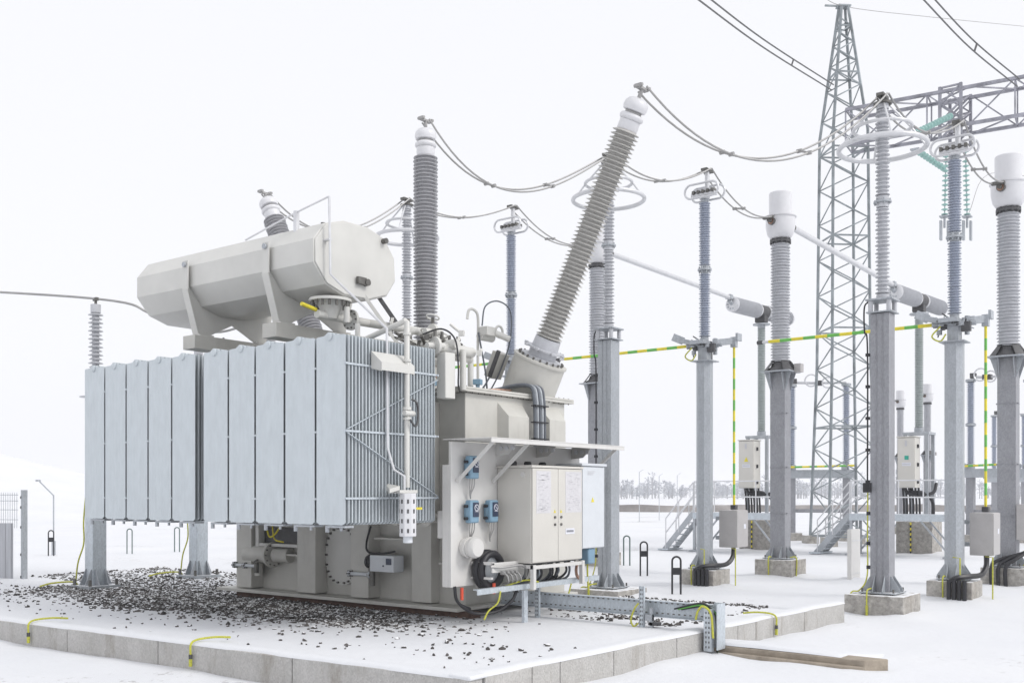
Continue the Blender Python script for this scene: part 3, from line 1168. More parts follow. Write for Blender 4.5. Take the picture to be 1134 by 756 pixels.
P('yellow_tag', b, 'yellow')
b = MB()
b.box(.03, .09, 1.0, 1.06, 1.72, 1.86)
b.cyl((.06, 1.02, 1.44), (.06, 1.12, 1.50), .03, n=8)
P('end_bracket', b, 'dark_metal')

# ---- mounting panel with canopy, gauges and cabinets on the end wall
b = MB()
b.box(.21, .25, 1.62, 2.56, .77, 2.66)
b.box(.21, .25, 2.562, 4.62, 1.02, 2.66)
b.box(.10, .208, 1.62, 1.645, .77, 2.36)
P('mounting_panel', b, 'panel_white', bevel=.004)
b = MB()
for y in (2.2, 4.3):
    b.box(TX1 + .002, .208, y, y + .08, 2.2, 2.28)
    b.box(TX1 + .002, .208, y, y + .08, 1.1, 1.18)
P('panel_bracket', b, 'tank_paint')
b = MB()
b.box(.13, .94, 1.60, 4.80, 2.682, 2.694)
b.box(.925, .94, 1.60, 4.80, 2.63, 2.680)
P('canopy', b, 'panel_white', bevel=.002)
for y in (1.72, 2.46, 4.66):
    b = MB()
    b.bar((.27, y - .0, 2.14), (.88, y, 2.655), .05, .012, up=(0, 1, 0))
    P('canopy_strut', b, 'panel_white')
for y in (2.56, 3.5, 4.4):
    b = MB()
    b.prism([(.252, y, 2.675), (.62, y, 2.675), (.46, y, 2.52), (.252, y, 2.50)], (0, .01, 0))
    P('canopy_bracket', b, 'panel_white')
for y in (2.56, 3.5, 4.4):
    for k in range(3):
        b = MB()
        b.cyl((.34 + .1 * k, y - .001, 2.60), (.34 + .1 * k, y - .02, 2.60), .032, n=12)
        P('round_plug', b, 'aluminium')


def gauge(y0, z0, w=.18, h=.30):
    b = MB()
    b.box(.30, .40, y0, y0 + w, z0, z0 + h)
    b.box(.252, .299, y0 + .03, y0 + w - .03, z0 + .04, z0 + h - .04)
    o = P('temperature_gauge', b, 'blue_gauge', bevel=.02)
    b = MB()
    b.box(.402, .41, y0 + .045, y0 + w - .02, z0 + .08, z0 + h - .03)
    b.build('dial', 'navy', o, bevel=.003)
    b = MB()
    b.ring((.412, y0 + .11, z0 + .20), (1, 0, 0), .04, .005, n=20, k=6)
    b.bar((.414, y0 + .075, z0 + .15), (.414, y0 + .145, z0 + .15), .006)
    b.bar((.414, y0 + .09, z0 + .22), (.414, y0 + .13, z0 + .18), .006)
    b.build('scale_mark', 'paper', o)
    b = MB()
    for zz in (z0 + .06, z0 + h - .08):
        b.cyl((.34, y0 - .05, zz), (.34, y0, zz), .022, n=10)
    b.build('bolt', 'black_plastic', o)
    b = MB()
    for k in range(3):
        y = y0 + .05 + k * .045
        cable(b, [(.35, y, z0), (.34, y, z0 - .10), (.31, y0 + .09 + k * .01, z0 - .2), (.29, y0 + .13, z0 - .26)], .008)
    b.build('sensor_lead', 'wire_metal', o)


gauge(1.84, 2.18)
gauge(1.84, 1.60)
gauge(2.25, 1.60)
b = MB()
b.cyl((.255, 1.90, 1.28), (.32, 1.90, 1.28), .125, n=26)
b.cyl((.32, 1.90, 1.28), (.345, 1.90, 1.28), .14, n=26)
b.cyl((.345, 1.90, 1.28), (.41, 1.90, 1.28), .12, n=26)
b.cyl((.41, 1.90, 1.28), (.43, 1.90, 1.28), .14, n=26)
b.lathe((.43, 1.90, 1.28), (1, 0, 0), [(0, .135), (.03, .13), (.05, .115)], 26)
P('pump_motor', b, 'panel_white', smooth=40)
b = MB()
b.ring((.34, 2.24, .97), (1, 0, 0), .215, .06, n=36, k=10)
b.ring((.43, 2.24, .97), (1, 0, 0), .215, .05, n=36, k=10)
P('cable_coil', b, 'black_plastic')
b = MB()
b.cyl((.30, 2.24, .97), (.42, 2.24, .97), .165, n=26)
P('coil_hub', b, 'galvanised')
b = MB()
b.box(.255, .62, 2.02, 2.06, 1.05, 1.09)
b.box(.255, .60, 2.02, 2.06, .86, .89)
b.box(.60, .62, 2.02, 2.58, .95, 1.08)
b.box(.255, .85, 2.60, 2.65, .98, 1.03)
for y in (2.60, 3.78):
    b.box(.80, .86, y, y + .06, .70, 1.03)
b.box(.80, .85, 2.60, 3.84, .97, 1.02)
P('support_frame', b, 'panel_white', bevel=.004)
b = MB()
for k in range(4):
    b.cyl((.62, 2.20 + k * .09, .94), (.68, 2.20 + k * .09, .94), .025, n=10)
    cable(b, [(.66, 2.2 + k * .09, .95), (.72, 2.21 + k * .09, .90), (.70, 2.25 + k * .09, .82), (.5, 2.4 + k * .06, .78)], .012)
cable(b, [(.6, 2.0, 1.03), (.68, 2.2, 1.02), (.70, 2.5, 1.03), (.72, 2.62, .98), (.68, 2.66, .86)], .018)
P('oil_sampling_tube', b, 'wire_metal')
# main cabinet
b = MB()
b.box(.255, .83, 2.58, 3.79, 1.05, 2.33)
b.box(.253, .86, 2.56, 3.81, 2.332, 2.365)
cab = P('control_cabinet', b, 'cabinet_paint', bevel=.006)
for y0, y1, hy in ((2.59, 3.182, 3.10), (3.19, 3.78, 3.25)):
    b = MB()
    b.box(.832, .852, y0, y1, 1.06, 2.325)
    dr = b.build('door', 'cabinet_paint', cab, bevel=.005)
    d2 = MB()
    for z in (1.66, 1.56):
        d2.cyl((.852, hy, z), (.868, hy, z), .018, n=12)
    d2.build('handle', 'bolt_steel', dr)
    b2 = MB()
    b2.prism([(.853, hy - .025, 1.72), (.853, hy + .025, 1.72), (.853, hy, 1.765)], (.003, 0, 0))
    b2.build('warning_sign', 'yellow', dr)
    b3 = MB()
    a0, a1 = (y0 + .08, y0 + .42) if y0 < 3 else (y1 - .42, y1 - .02)
    b3.box(.853, .8545, a0, a1, 1.72, 2.29)
    rr = random.Random(int(y0 * 10))
    for k in range(70):
        y = rr.uniform(a0 + .02, a1 - .08)
        z = rr.uniform(1.74, 2.27)
        b3.box(.8555, .8565, y, y + rr.uniform(.02, .08), z, z + rr.choice((.004, .006, .01)), m=1)
    b3.build('instruction_sheet', ['sheet', 'print_faint'], dr)
    if y0 > 3:
        b4 = MB()
        b4.box(.853, .856, 3.36, 3.58, 1.42, 1.50)
        for k in range(8):
            b4.box(.8565, .8575, 3.385 + k * .022, 3.40 + k * .022, 1.445, 1.475, m=1)
        b4.build('name_plate', ['paper', 'print'], dr)
b = MB()
for y in (2.62, 2.95, 3.3):
    b.lathe((.5, y, 2.366), (0, 0, 1), [(0, .05), (.04, .055), (.06, .04)], 14)
b.build('vent_cap', 'black_plastic', cab)
b = MB()
b.cyl((.70, 2.58, 2.24), (.70, 2.565, 2.24), .035, n=16)
b.build('round_vent', 'panel_white', cab)
b = MB()
rr = random.Random(4)
for k in range(13):
    y = 2.78 + k * .07
    x = rr.uniform(.55, .75)
    b.cyl((x, y, 1.05), (x, y, .98), .024, n=10, m=k % 2)
    cable(b, [(x, y, 1.0), (x + rr.uniform(-.03, .03), y + .01, .88), (x - .1, y + rr.uniform(-.08, .08), .78), (x - .2, y - .2, .72)], .017, m=0 if k % 3 else 1)
b.box(.45, .78, 2.7, 3.72, 1.03, 1.049, m=0)
b.build('cable_tail', ['black_plastic', 'conduit_grey'], cab)
# side cabinet
b = MB()
b.box(.40, .80, 3.84, 4.44, 1.19, 2.38)
b.box(.38, .84, 3.80, 4.47, 2.382, 2.42)
sc = P('side_cabinet', b, 'box_white', bevel=.006)
b = MB()
b.box(.802, .816, 3.85, 4.43, 1.20, 2.372)
sd = b.build('door', 'box_white', sc, bevel=.004)
b = MB()
b.prism([(.818, 4.07, 1.86), (.818, 4.15, 1.86), (.818, 4.11, 1.93)], (.003, 0, 0))
b.build('warning_sign', 'yellow', sd)
b = MB()
for k in range(3):
    b.box(.818, .82, 3.98, 4.18 - .03 * k, 2.30 - k * .022, 2.308 - k * .022)
b.build('printed_label', 'print_faint', sd)
b = MB()
b.box(.60, .78, 4.06, 4.24, .96, 1.188)
b.build('plug_socket', 'blue_gauge', sc, bevel=.02)
b = MB()
cable(b, [(.7, 4.15, .97), (.7, 4.16, .75), (.72, 4.17, .45), (.75, 4.2, .27)], .014)
b.build('earth_lead', 'yellow_green', sc)
b = MB()
b.ring((.72, 3.92, .88), (1, .1, 0), .12, .018, n=26)
b.ring((.70, 3.93, .88), (1, .2, 0), .10, .018, n=26)
b.build('hose_loop', 'copper', sc)
# earth loop and red caps at the foot of the panel
b = MB()
cable(b, [(.26, 1.68, .78), (.28, 1.72, .58), (.36, 1.95, .42), (.5, 2.25, .42), (.6, 2.45, .55), (.62, 2.55, .70)], .022)
cable(b, [(.24, 1.70, .78), (.22, 1.80, .56), (.26, 2.0, .46)], .018)
P('hanging_hose', b, 'black_plastic')
b = MB()
b.cyl((.30, 1.78, .60), (.30, 1.78, .76), .022, n=10)
b.cyl((.50, 2.20, .66), (.50, 2.20, .80), .022, n=10)
P('red_cap', b, 'red')

# ------------------------------------------------------------------ cable tray, trench, earth leads
tray = empty('cable_tray', (.3, 3.25, .27), 'galvanised perforated cable tray crossing the gravel to the pit wall', 'cable tray')
b = MB()
b.box(-.5, 2.86, 0, .012, .13, .335)
b.box(-.5, 2.86, -.08, 0.0, .330, .338)
b.box(-.5, 2.86, -.08, 0.0, .127, .135)
for k in range(40):
    x = -.45 + k * .08
    b.box(x, x + .03, -.004, -.001, .30, .315, m=1)
    b.box(x + .02, x + .05, -.004, -.001, .165, .18, m=1)
b.build('tray_rail', ['galvanised_bright', 'bolt_steel'], tray)
for x in (.25, 1.92):
    b = MB()
    h = .52 if x > 1 else .66
    b.box(x - .03, x + .03, -.155, -.145, -.03, h)
    b.box(x - .035, x - .025, -.155, -.115, -.03, h)
    b.box(x + .025, x + .035, -.155, -.115, -.03, h)
    for k in range(9):
        for s in (-.012, .012):
            b.box(x + s - .005, x + s + .005, -.158, -.1552, .02 + k * .055, .045 + k * .055, m=1)
    b.build('post', ['galvanised_bright', 'dark_metal'], tray)
b = MB()
b.box(2.0, 2.14, -.12, -.02, .02, .06)
b.box(1.97, 2.06, -.15, -.07, .08, .16, m=1)
b.box(2.02, 2.06, -.12, -.08, -.02, .25, m=1)
b.build('clamp', ['dark_metal', 'galvanised'], tray)
b = MB()
cable(b, [(1.88, -.16, .30), (1.83, -.18, .22), (1.78, -.18, .08), (1.82, -.18, .0), (1.88, -.17, .04)], .012)
b.build('earth_lead', 'yellow_green', tray)
b = MB()
b.box(3.00, 3.012, -.20, .02, -.20, .363)
b.box(2.862, 2.998, .012, .024, -.20, .36)
b.box(2.84, 2.94, -.225, -.21, -.22, .30)
b.box(2.835, 2.845, -.208, -.16, -.22, .30)
b.box(2.935, 2.945, -.208, -.16, -.22, .30)
for k in range(8):
    for s_ in (2.865, 2.905):
        b.box(s_, s_ + .014, -.229, -.2255, -.18 + k * .06, -.155 + k * .06, m=1)
b.build('drop_channel', ['galvanised_bright', 'dark_metal'], tray)
b = MB()
for k in range(3):
    cable(b, [(2.45 - .05 * k, -.06, .25), (2.76, -.08 - .02 * k, .31 + .02 * k), (2.93, -.08 - .02 * k, .24), (2.97, -.09 - .02 * k, .05), (2.96, -.10, -.28)], .012, m=1 if k == 1 else 0)
b.build('tray_cable', ['black_plastic', 'green'], tray)
b = MB()
cable(b, [(2.74, -.24, .16), (2.77, -.24, .27), (2.84, -.24, .33), (2.94, -.23, .24), (2.97, -.23, -.05)], .014)
b.build('earth_lead', 'yellow_green', tray)
rail = empty('earthing_rail', (.70, 1.7, .72), 'pale steel channel under the control cabinet, hung with green and yellow leads', 'steel rail')
b = MB()
b.box(0, .012, -.10, 2.75, -.02, .05)
b.box(-.06, 0, -.10, 2.75, .04, .05)
b.box(0, .04, .85, .93, -.46, -.03, m=0)
b.build('channel', 'galvanised_bright', rail)
b = MB()
cable(b, [(.03, .35, .0), (.02, .30, -.15), (-.05, .2, -.25), (0, .05, -.34)], .011)
cable(b, [(.02, 1.2, .06), (0, .9, .10), (-.1, .5, .02)], .011)
cable(b, [(.02, 2.0, -.02), (.02, 1.9, -.2), (0, 1.75, -.3)], .011)
b.build('earth_lead', 'yellow_green', rail)

tr = empty('cable_trench', (2.86, 3.3, 0), 'snow topped tan concrete trench slab beside the tray end', 'trench slab')
b = MB()
b.prism([(0, 0, -.15), (2.18, -.06, -.15), (2.36, .22, -.15), (0, .30, -.15)], (0, 0, .245))
b.prism([(.12, -.06, -.16), (1.96, -.16, -.16), (2.18, -.062, -.16), (.12, -.002, -.16)], (0, 0, .185))
b.build('slab', 'concrete_tan', tr, bevel=.012)
b = MB()
n = 34
for i in range(n + 1):
    u = i / n
    x = -.02 + 2.12 * u
    for k in range(11):
        w = k / 10
        y = .02 - .055 * min(u, .9) + .014 * noise.noise(V((x * 2.5, 0, 0))) + 1.5 * w * w + .12 * w
        h = .036 * (1 - u ** 6 * 1.5) + .010 * noise.noise(V((x * 1.7, y * 2, 4)))
        z = .096 + (h if k else h * .15) - .17 * max(0, (w - .35) / .65) ** 1.4 - .25 * max(0, (u - .9) / .1) * min(1, w * 3)
        b.v.append((x + .08 * w, y, z))
for i in range(n):
    for k in range(10):
        a = i * 11 + k
        b.f.append((a, a + 1, a + 12, a + 11))
        b.m.append(0)
b.build('snow_cap', 'snow_clean', tr, smooth=180)


def earth_loop(p, d, label):
    """short earth lead bent over a concrete edge, ending in a green sleeve"""
    p, d = V(p), V(d).normalized()
    t = empty('earth_lead', p, label, 'earth wire', 'earth leads over the concrete edges')
    b = MB()
    cable(b, [-d * .50 + V((.06, 0, .035)), -d * .28 + V((.03, 0, .06)), -d * .05 + V((0, 0, .055)), d * .035 + V((0, 0, .01)), d * .04 + V((0, 0, -.10)), d * .04 + V((0, 0, -.16))], .013)
    b.build('wire', 'yellow_green', t)
    b = MB()
    b.cyl(d * .04 + V((0, 0, -.10)), d * .04 + V((0, 0, -.15)), .022, n=10, m=1)
    b.cyl(d * .04 + V((0, 0, -.15)), d * .04 + V((0, 0, -.235)), .02, n=10)
    b.build('sleeve', ['yellow_green', 'dark_metal'], t)


fy = lambda x: -2.30 + (x + 15) * .065
earth_loop((-4.22, fy(-4.22), .272), (.1, -1, 0), 'bent yellow and green wire over the wall front, the leftmost of them')
earth_loop((-1.0, fy(-1.0), .272), (.1, -1, 0), 'bent yellow and green wire over the wall below the middle radiators')
earth_loop((3.21, 5.0, .272), (1, .05, 0), 'bent yellow and green wire over the wall end, left of the nearest footing')

# ------------------------------------------------------------------ yard equipment


def footing(b, w, z1, z0=-.2, yaw=0):
    b.cbox((0, 0, (z0 + z1) / 2), (w, w, z1 - z0), yaw=yaw)


def base_plate(t, z, hw, colw, mat='galvanised'):
    b = MB()
    b.cbox((0, 0, z + .028), (hw * 2, hw * 2, .022))
    for sx in (-1, 1):
        for sy in (-1, 1):
            b.cyl((sx * hw * .85, sy * hw * .85, z), (sx * hw * .85, sy * hw * .85, z + .10), .018, n=8, m=1)
    for a in range(4):
        T = Matrix.Rotation(a * PI / 2, 4, 'Z')
        c = colw / 2
        for o in (-.55, .55):
            b.prism([T @ V((c, c * o, z + .04)), T @ V((c + .17, c * o, z + .04)), T @ V((c + .15, c * o, z + .10)), T @ V((c + .02, c * o, z + .30)), T @ V((c, c * o, z + .30))],
                    T.to_3x3() @ V((0, .012, 0)))
    b.build('base_plate', ['plate_snowed', 'bolt_steel'], t, bevel=.003)


def earth_wire(t, pts, clips, black_from=99):
    b = MB()
    cable(b, pts, .012, m=0)
    for c in clips:
        b.cbox(c, (.05, .05, .06), m=1)
    b.build('earth_wire', ['yellow_green', 'black_plastic'], t)


# --- row 1: surge arresters with two grading rings
def arrester(loc, label, z_top_col=5.0, slab=False):
    t = empty('surge_arrester', loc, label, 'surge arrester', 'ringed surge arresters on steel columns')
    fz = .12 if slab else .31
    b = MB()
    footing(b, .96 if not slab else 1.1, fz)
    b.build('footing', 'footing_concrete', t, bevel=.012)
    base_plate(t, fz, .30, .30)
    b = MB()
    w = .155
    z0, z1 = fz + .04, z_top_col - .02
    b.cbox((0, 0, (z0 + z1) / 2), (2 * w, 2 * w, z1 - z0))
    for s in (-1, 1):                                   # seams of the paired channels
        b.box(-w - .012, -w - .0005, s * .05 - .006, s * .05 + .006, z0, z1)
        b.box(s * .05 - .006, s * .05 + .006, -w - .012, -w - .0005, z0, z1)
    b.build('column', 'galvanised_dull' if not slab else 'galvanised', t, bevel=.015)
    b = MB()
    z = z_top_col
    b.cbox((0, 0, z), (.42, .42, .022))
    for sx in (-1, 1):
        for sy in (-1, 1):
            b.cyl((sx * .15, sy * .15, z + .01), (sx * .15, sy * .15, z + .20), .04, n=12, m=1)
    b.cbox((0, 0, z + .21), (.44, .44, .03))
    b.build('insulating_base', ['galvanised', 'insulator_pale'], t, bevel=.004)
    zi = z + .225
    h = 1.62
    b = MB()
    for k in range(2):
        o = zi + k * (h + .02)
        b.cyl((0, 0, o), (0, 0, o + .08), .10, n=20)
        b.sheds((0, 0, o + .08), (0, 0, 1), h - .16, .07, .118, 22, alt=.72, k=22)
        b.cyl((0, 0, o + h - .08), (0, 0, o + h), .10, n=20)
    b.build('insulator', 'insulator_pale', t)
    zt = zi + 2 * h + .02
    b = MB()
    b.cyl((0, 0, zi + h - .005), (0, 0, zi + h + .024), .145, n=20)
    for k in range(6):
        a = k * PI / 3
        b.cyl((.125 * math.cos(a), .125 * math.sin(a), zi + h - .03), (.125 * math.cos(a), .125 * math.sin(a), zi + h + .06), .014, n=6)
    b.build('flange', 'galvanised', t)
    b = MB()
    b.ring((0, 0, zt - .72), (0, 0, 1), .70, .042, n=48, k=10)
    for k in range(4):
        a = k * PI / 2 + .5
        d = V((math.cos(a), math.sin(a), 0))
        b.cyl(d * .70 + V((0, 0, zt - .72)), d * .46 + V((0, 0, zt - .40)), .018, n=8)
        b.cyl(d * .46 + V((0, 0, zt - .40)), d * .12 + V((0, 0, zt - .02)), .018, n=8)
    b.build('grading_ring', 'aluminium', t)
    b = MB()
    b.ring((0, 0, zt - .40), (0, 0, 1), .46, .03, n=44, k=8)
    b.build('grading_ring', 'aluminium', t)
    b = MB()
    b.cyl((0, 0, zt), (0, 0, zt + .03), .15, n=18)
    b.cyl((0, 0, zt + .03), (0, 0, zt + .12), .03, n=10)
    b.cbox((0, 0, zt + .14), (.12, .30, .05))
    b.build('terminal_clamp', 'bolt_steel', t)
    # counter and earth lead on the near-left face
    b = MB()
    cable(b, [(-.20, -.1, z + .20), (-.27, -.10, z + .10), (-.26, -.12, z - .3), (-.205, -.14, z - .6), (-.205, -.14, 2.2)], .014)
    for k in range(5):
        b.cbox((-.20, -.14, 4.3 - k * .53), (.06, .06, .05))
    b.cbox((-.19, -.16, 2.08), (.12, .16, .16))
    b.build('counter_lead', 'black_plastic', t)
    earth_wire(t, [(-.20, -.14, 2.0), (-.205, -.14, 1.2), (-.205, -.16, .6), (-.30, -.25, fz + .06), (-.42, -.30, fz + .02), (-.52, -.34, .05)],
               [(-.19, -.14, 1.65), (-.19, -.14, 1.15), (-.19, -.14, .75)])
    b = MB()
    hw = .48 if not slab else .55
    cable(b, [(-.1, -.25, fz + .10), (-.1, -hw + .02, fz + .09), (-.1, -hw - .02, fz), (-.1, -hw - .02, .1)], .013)
    b.cyl((-.1, -hw - .02, .15), (-.1, -hw - .02, -.02), .022, n=10, m=1)
    b.build('earth_lead', ['yellow_green', 'yellow_green'], t)
    return V(loc) + V((0, 0, zt + .16))


A1 = arrester((3.46, 8.94, 0), 'nearest ringed arrester, on the dark steel column to the right of the wall end', 5.0)
A0 = arrester((-1.78, 8.71, 0), 'ringed arrester on the pale column just behind the control cabinet', 5.0, True)
AM = arrester((-7.01, 8.49, 0), 'ringed arrester mostly hidden behind the oil tank, left of the upright bushing', 5.0, True)


# --- row 2: disconnectors with striped earthing rods
def striped(b, p, q, r, n):
    p, q = V(p), V(q)
    for i in range(n):
        b.cyl(p.lerp(q, i / n), p.lerp(q, (i + 1) / n), r, n=10, m=i % 2)


def disconnector(loc, label, box=True):
    t = empty('disconnector', loc, label, 'disconnector', 'blue insulator disconnectors with striped earthing rods')
    b = MB()
    footing(b, .80, .36)
    b.build('footing', 'footing_concrete', t, bevel=.012)
    base_plate(t, .36, .26, .28)
    b = MB()
    n = 8
    poly = [(.175 * math.cos(PI / 8 + 2 * PI * k / n), .175 * math.sin(PI / 8 + 2 * PI * k / n), .40) for k in range(n)]
    b.prism(poly, (0, 0, 4.40))
    b.build('column', 'galvanised', t, smooth=15)
    b = MB()
    b.cbox((0, 0, 4.81), (.46, .46, .022))
    b.cbox((0, 0, 4.97), (.20, .24, .28))
    b.cbox((.0, .16, 4.95), (.16, .12, .26), m=1)
    b.cbox((0, 0, 5.13), (.50, .34, .05))
    b.cbox((-.05, 0, 5.20), (.34, .60, .08))
    b.cyl((-.38, -.1, 5.16), (.36, .1, 5.16), .05, n=12)
    b.bar((-.55, -.22, 5.30), (-.2, -.1, 5.20), .05, .10)
    b.bar((.1, .2, 5.22), (.42, .55, 5.28), .06, .14)
    b.cbox((.42, .56, 5.25), (.12, .12, .22))
    b.cbox((.25, -.18, 5.06), (.16, .10, .18), m=1)
    b.cyl((.2, .1, 4.95), (.2, .1, 5.3), .045, n=10)
    cable(b, [(-.2, -.2, 5.1), (-.34, -.24, 4.92), (-.2, -.22, 4.82), (-.1, -.2, 4.95)], .016, m=2)
    for k in range(12):
        a = k * 2.4
        b.cyl((.2 * math.cos(a), .2 * math.sin(a), 5.08 + .03 * (k % 3)), (.27 * math.cos(a), .27 * math.sin(a), 5.08 + .03 * (k % 3)), .018, n=6, m=1)
    rq = random.Random(9)
    for k in range(14):
        x, y, z = rq.uniform(-.34, .34), rq.uniform(-.24, .3), rq.uniform(5.02, 5.28)
        b.cbox((x, y, z), (rq.uniform(.04, .12), rq.uniform(.04, .14), rq.uniform(.03, .10)), m=k % 3 == 0, yaw=rq.uniform(0, 3))
        b.cyl((x, y, z), (x + rq.uniform(-.2, .2), y + rq.uniform(-.2, .2), z + rq.uniform(-.1, .1)), .014, n=6, m=k % 2)
    b.bar((-.62, -.28, 5.36), (-.42, -.16, 5.26), .03, .16)
    b.cbox((.50, .62, 5.36), (.05, .22, .16))
    b.build('mechanism', ['galvanised', 'dark_metal', 'yellow_green'], t, bevel=.004)
    b = MB()
    z0, h = 5.26, 1.50
    for k in range(2):
        o = z0 + k * (h + .03)
        b.cyl((0, 0, o), (0, 0, o + .07), .085, n=18, m=1)
        b.sheds((0, 0, o + .07), (0, 0, 1), h - .14, .075, .125, 27, alt=.78, k=20)
        b.cyl((0, 0, o + h - .07), (0, 0, o + h), .085, n=18, m=1)
    b.cyl((0, 0, z0 + h - .005), (0, 0, z0 + h + .035), .15, n=18, m=1)
    for k in range(8):
        a = k * PI / 4
        b.cyl((.12 * math.cos(a), .12 * math.sin(a), z0 + h - .05), (.12 * math.cos(a), .12 * math.sin(a), z0 + h + .08), .016, n=6, m=1)
    b.build('insulator', ['insulator_blue', 'galvanised'], t)
    zt = z0 + 2 * h + .03
    b = MB()
    # two stretched loops either side of the contact
    for s in (-.16, .16):
        pts = []
        for k in range(36):
            a = 2 * PI * k / 36
            cx = .24 if math.cos(a) > 0 else -.24
            pts.append(V((cx + .15 * math.cos(a), s, zt + .16 + .15 * math.sin(a))))
        b.tube(pts, .024, 8, closed=True)
    b.build('corona_ring', 'aluminium', t)
    b = MB()
    b.cyl((0, 0, zt), (0, 0, zt + .06), .11, n=16, m=1)
    b.cbox((0, 0, zt + .10), (.52, .16, .06), m=1)
    b.cbox((0, 0, zt + .19), (.40, .10, .05), m=1)
    for k in range(5):
        b.cbox((-.22 + k * .11, 0, zt + .15), (.05, .24, .07), m=0)
    b.cyl((.06, 0, zt + .2), (.06, 0, zt + .58), .05, n=10, m=1)
    b.cbox((.06, 0, zt + .60), (.14, .32, .05), m=0)
    b.build('contact', ['bolt_steel', 'aluminium'], t)
    # striped rods
    b = MB()
    striped(b, (-.40, 0, 5.17), (-3.72, .12, 5.17), .034, 13)
    b.cyl((-3.72, .12, 5.17), (-3.86, .13, 5.17), .030, n=10, m=2)
    b.cyl((-3.86, .13, 5.17), (-3.98, .14, 5.17), .045, n=10, m=3)
    b.build('earthing_rod', ['yellow', 'green', 'white_cap', 'dark_metal'], t)
    if box:
        b = MB()
        striped(b, (.42, .56, 5.14), (.42, .56, 1.72), .026, 15)
        b.build('drive_rod', ['yellow', 'green'], t)
        b = MB()
        b.box(.20, .60, .28, .84, .82, 1.62)
        b.cbox((.42, .56, 1.68), (.12, .12, .10), m=1)
        bx = b.build('drive_box', ['cabinet_grey', 'dark_metal'], t, bevel=.01)
        b = MB()
        b.box(.602, .618, .29, .83, .83, 1.61)
        b.box(.619, .622, .62, .72, 1.22, 1.32, m=1)
        b.build('door', ['cabinet_grey', 'paper'], bx, bevel=.005)
        b = MB()
        b.box(.06, .20, .40, .48, 1.40, 1.48)
        b.box(.06, .20, .40, .48, .98, 1.06)
        b.build('bracket', 'galvanised', bx)
        b = MB()
        for k in range(4):
            x, y = .22 + k * .09, -.48
            b.cyl((x - .20, y + .0, .40), (x - .20, y, -.03), .04, n=12)
        cable(b, [(.46, .45, .84), (.47, .38, .62), (.43, .15, .47), (.32, -.22, .46), (.16, -.46, .44), (.04, -.47, .38)], .05)
        b.build('cable_conduit', 'black_plastic', t)
        b = MB()
        for x, y in ((.20, -.42), (.62, .20)):
            b.tube([(x, y, .02), (x, y, .80), (x - .16, y + .16, .80)], .013, 8)
        cable(b, [(-.1, -.22, .44), (-.1, -.42, .42), (-.1, -.415, .02)], .014)
        b.build('earth_lead', 'yellow_green', t)
    return V(loc) + V((.06, 0, zt + .63))


material('cabinet_grey', (.47, .455, .45), .45, .1, var=.06)
D0 = disconnector((-1.1, 11.5, 0), 'blue insulator disconnector with a drive box, right of the leaning bushing')
D1 = disconnector((3.89, 11.81, 0), 'blue insulator disconnector right of the nearest ringed arrester, its drive box low on the right')
DM = disconnector((-6.1, 11.19, 0), 'blue insulator disconnector seen between the two bushings over the transformer lid', False)


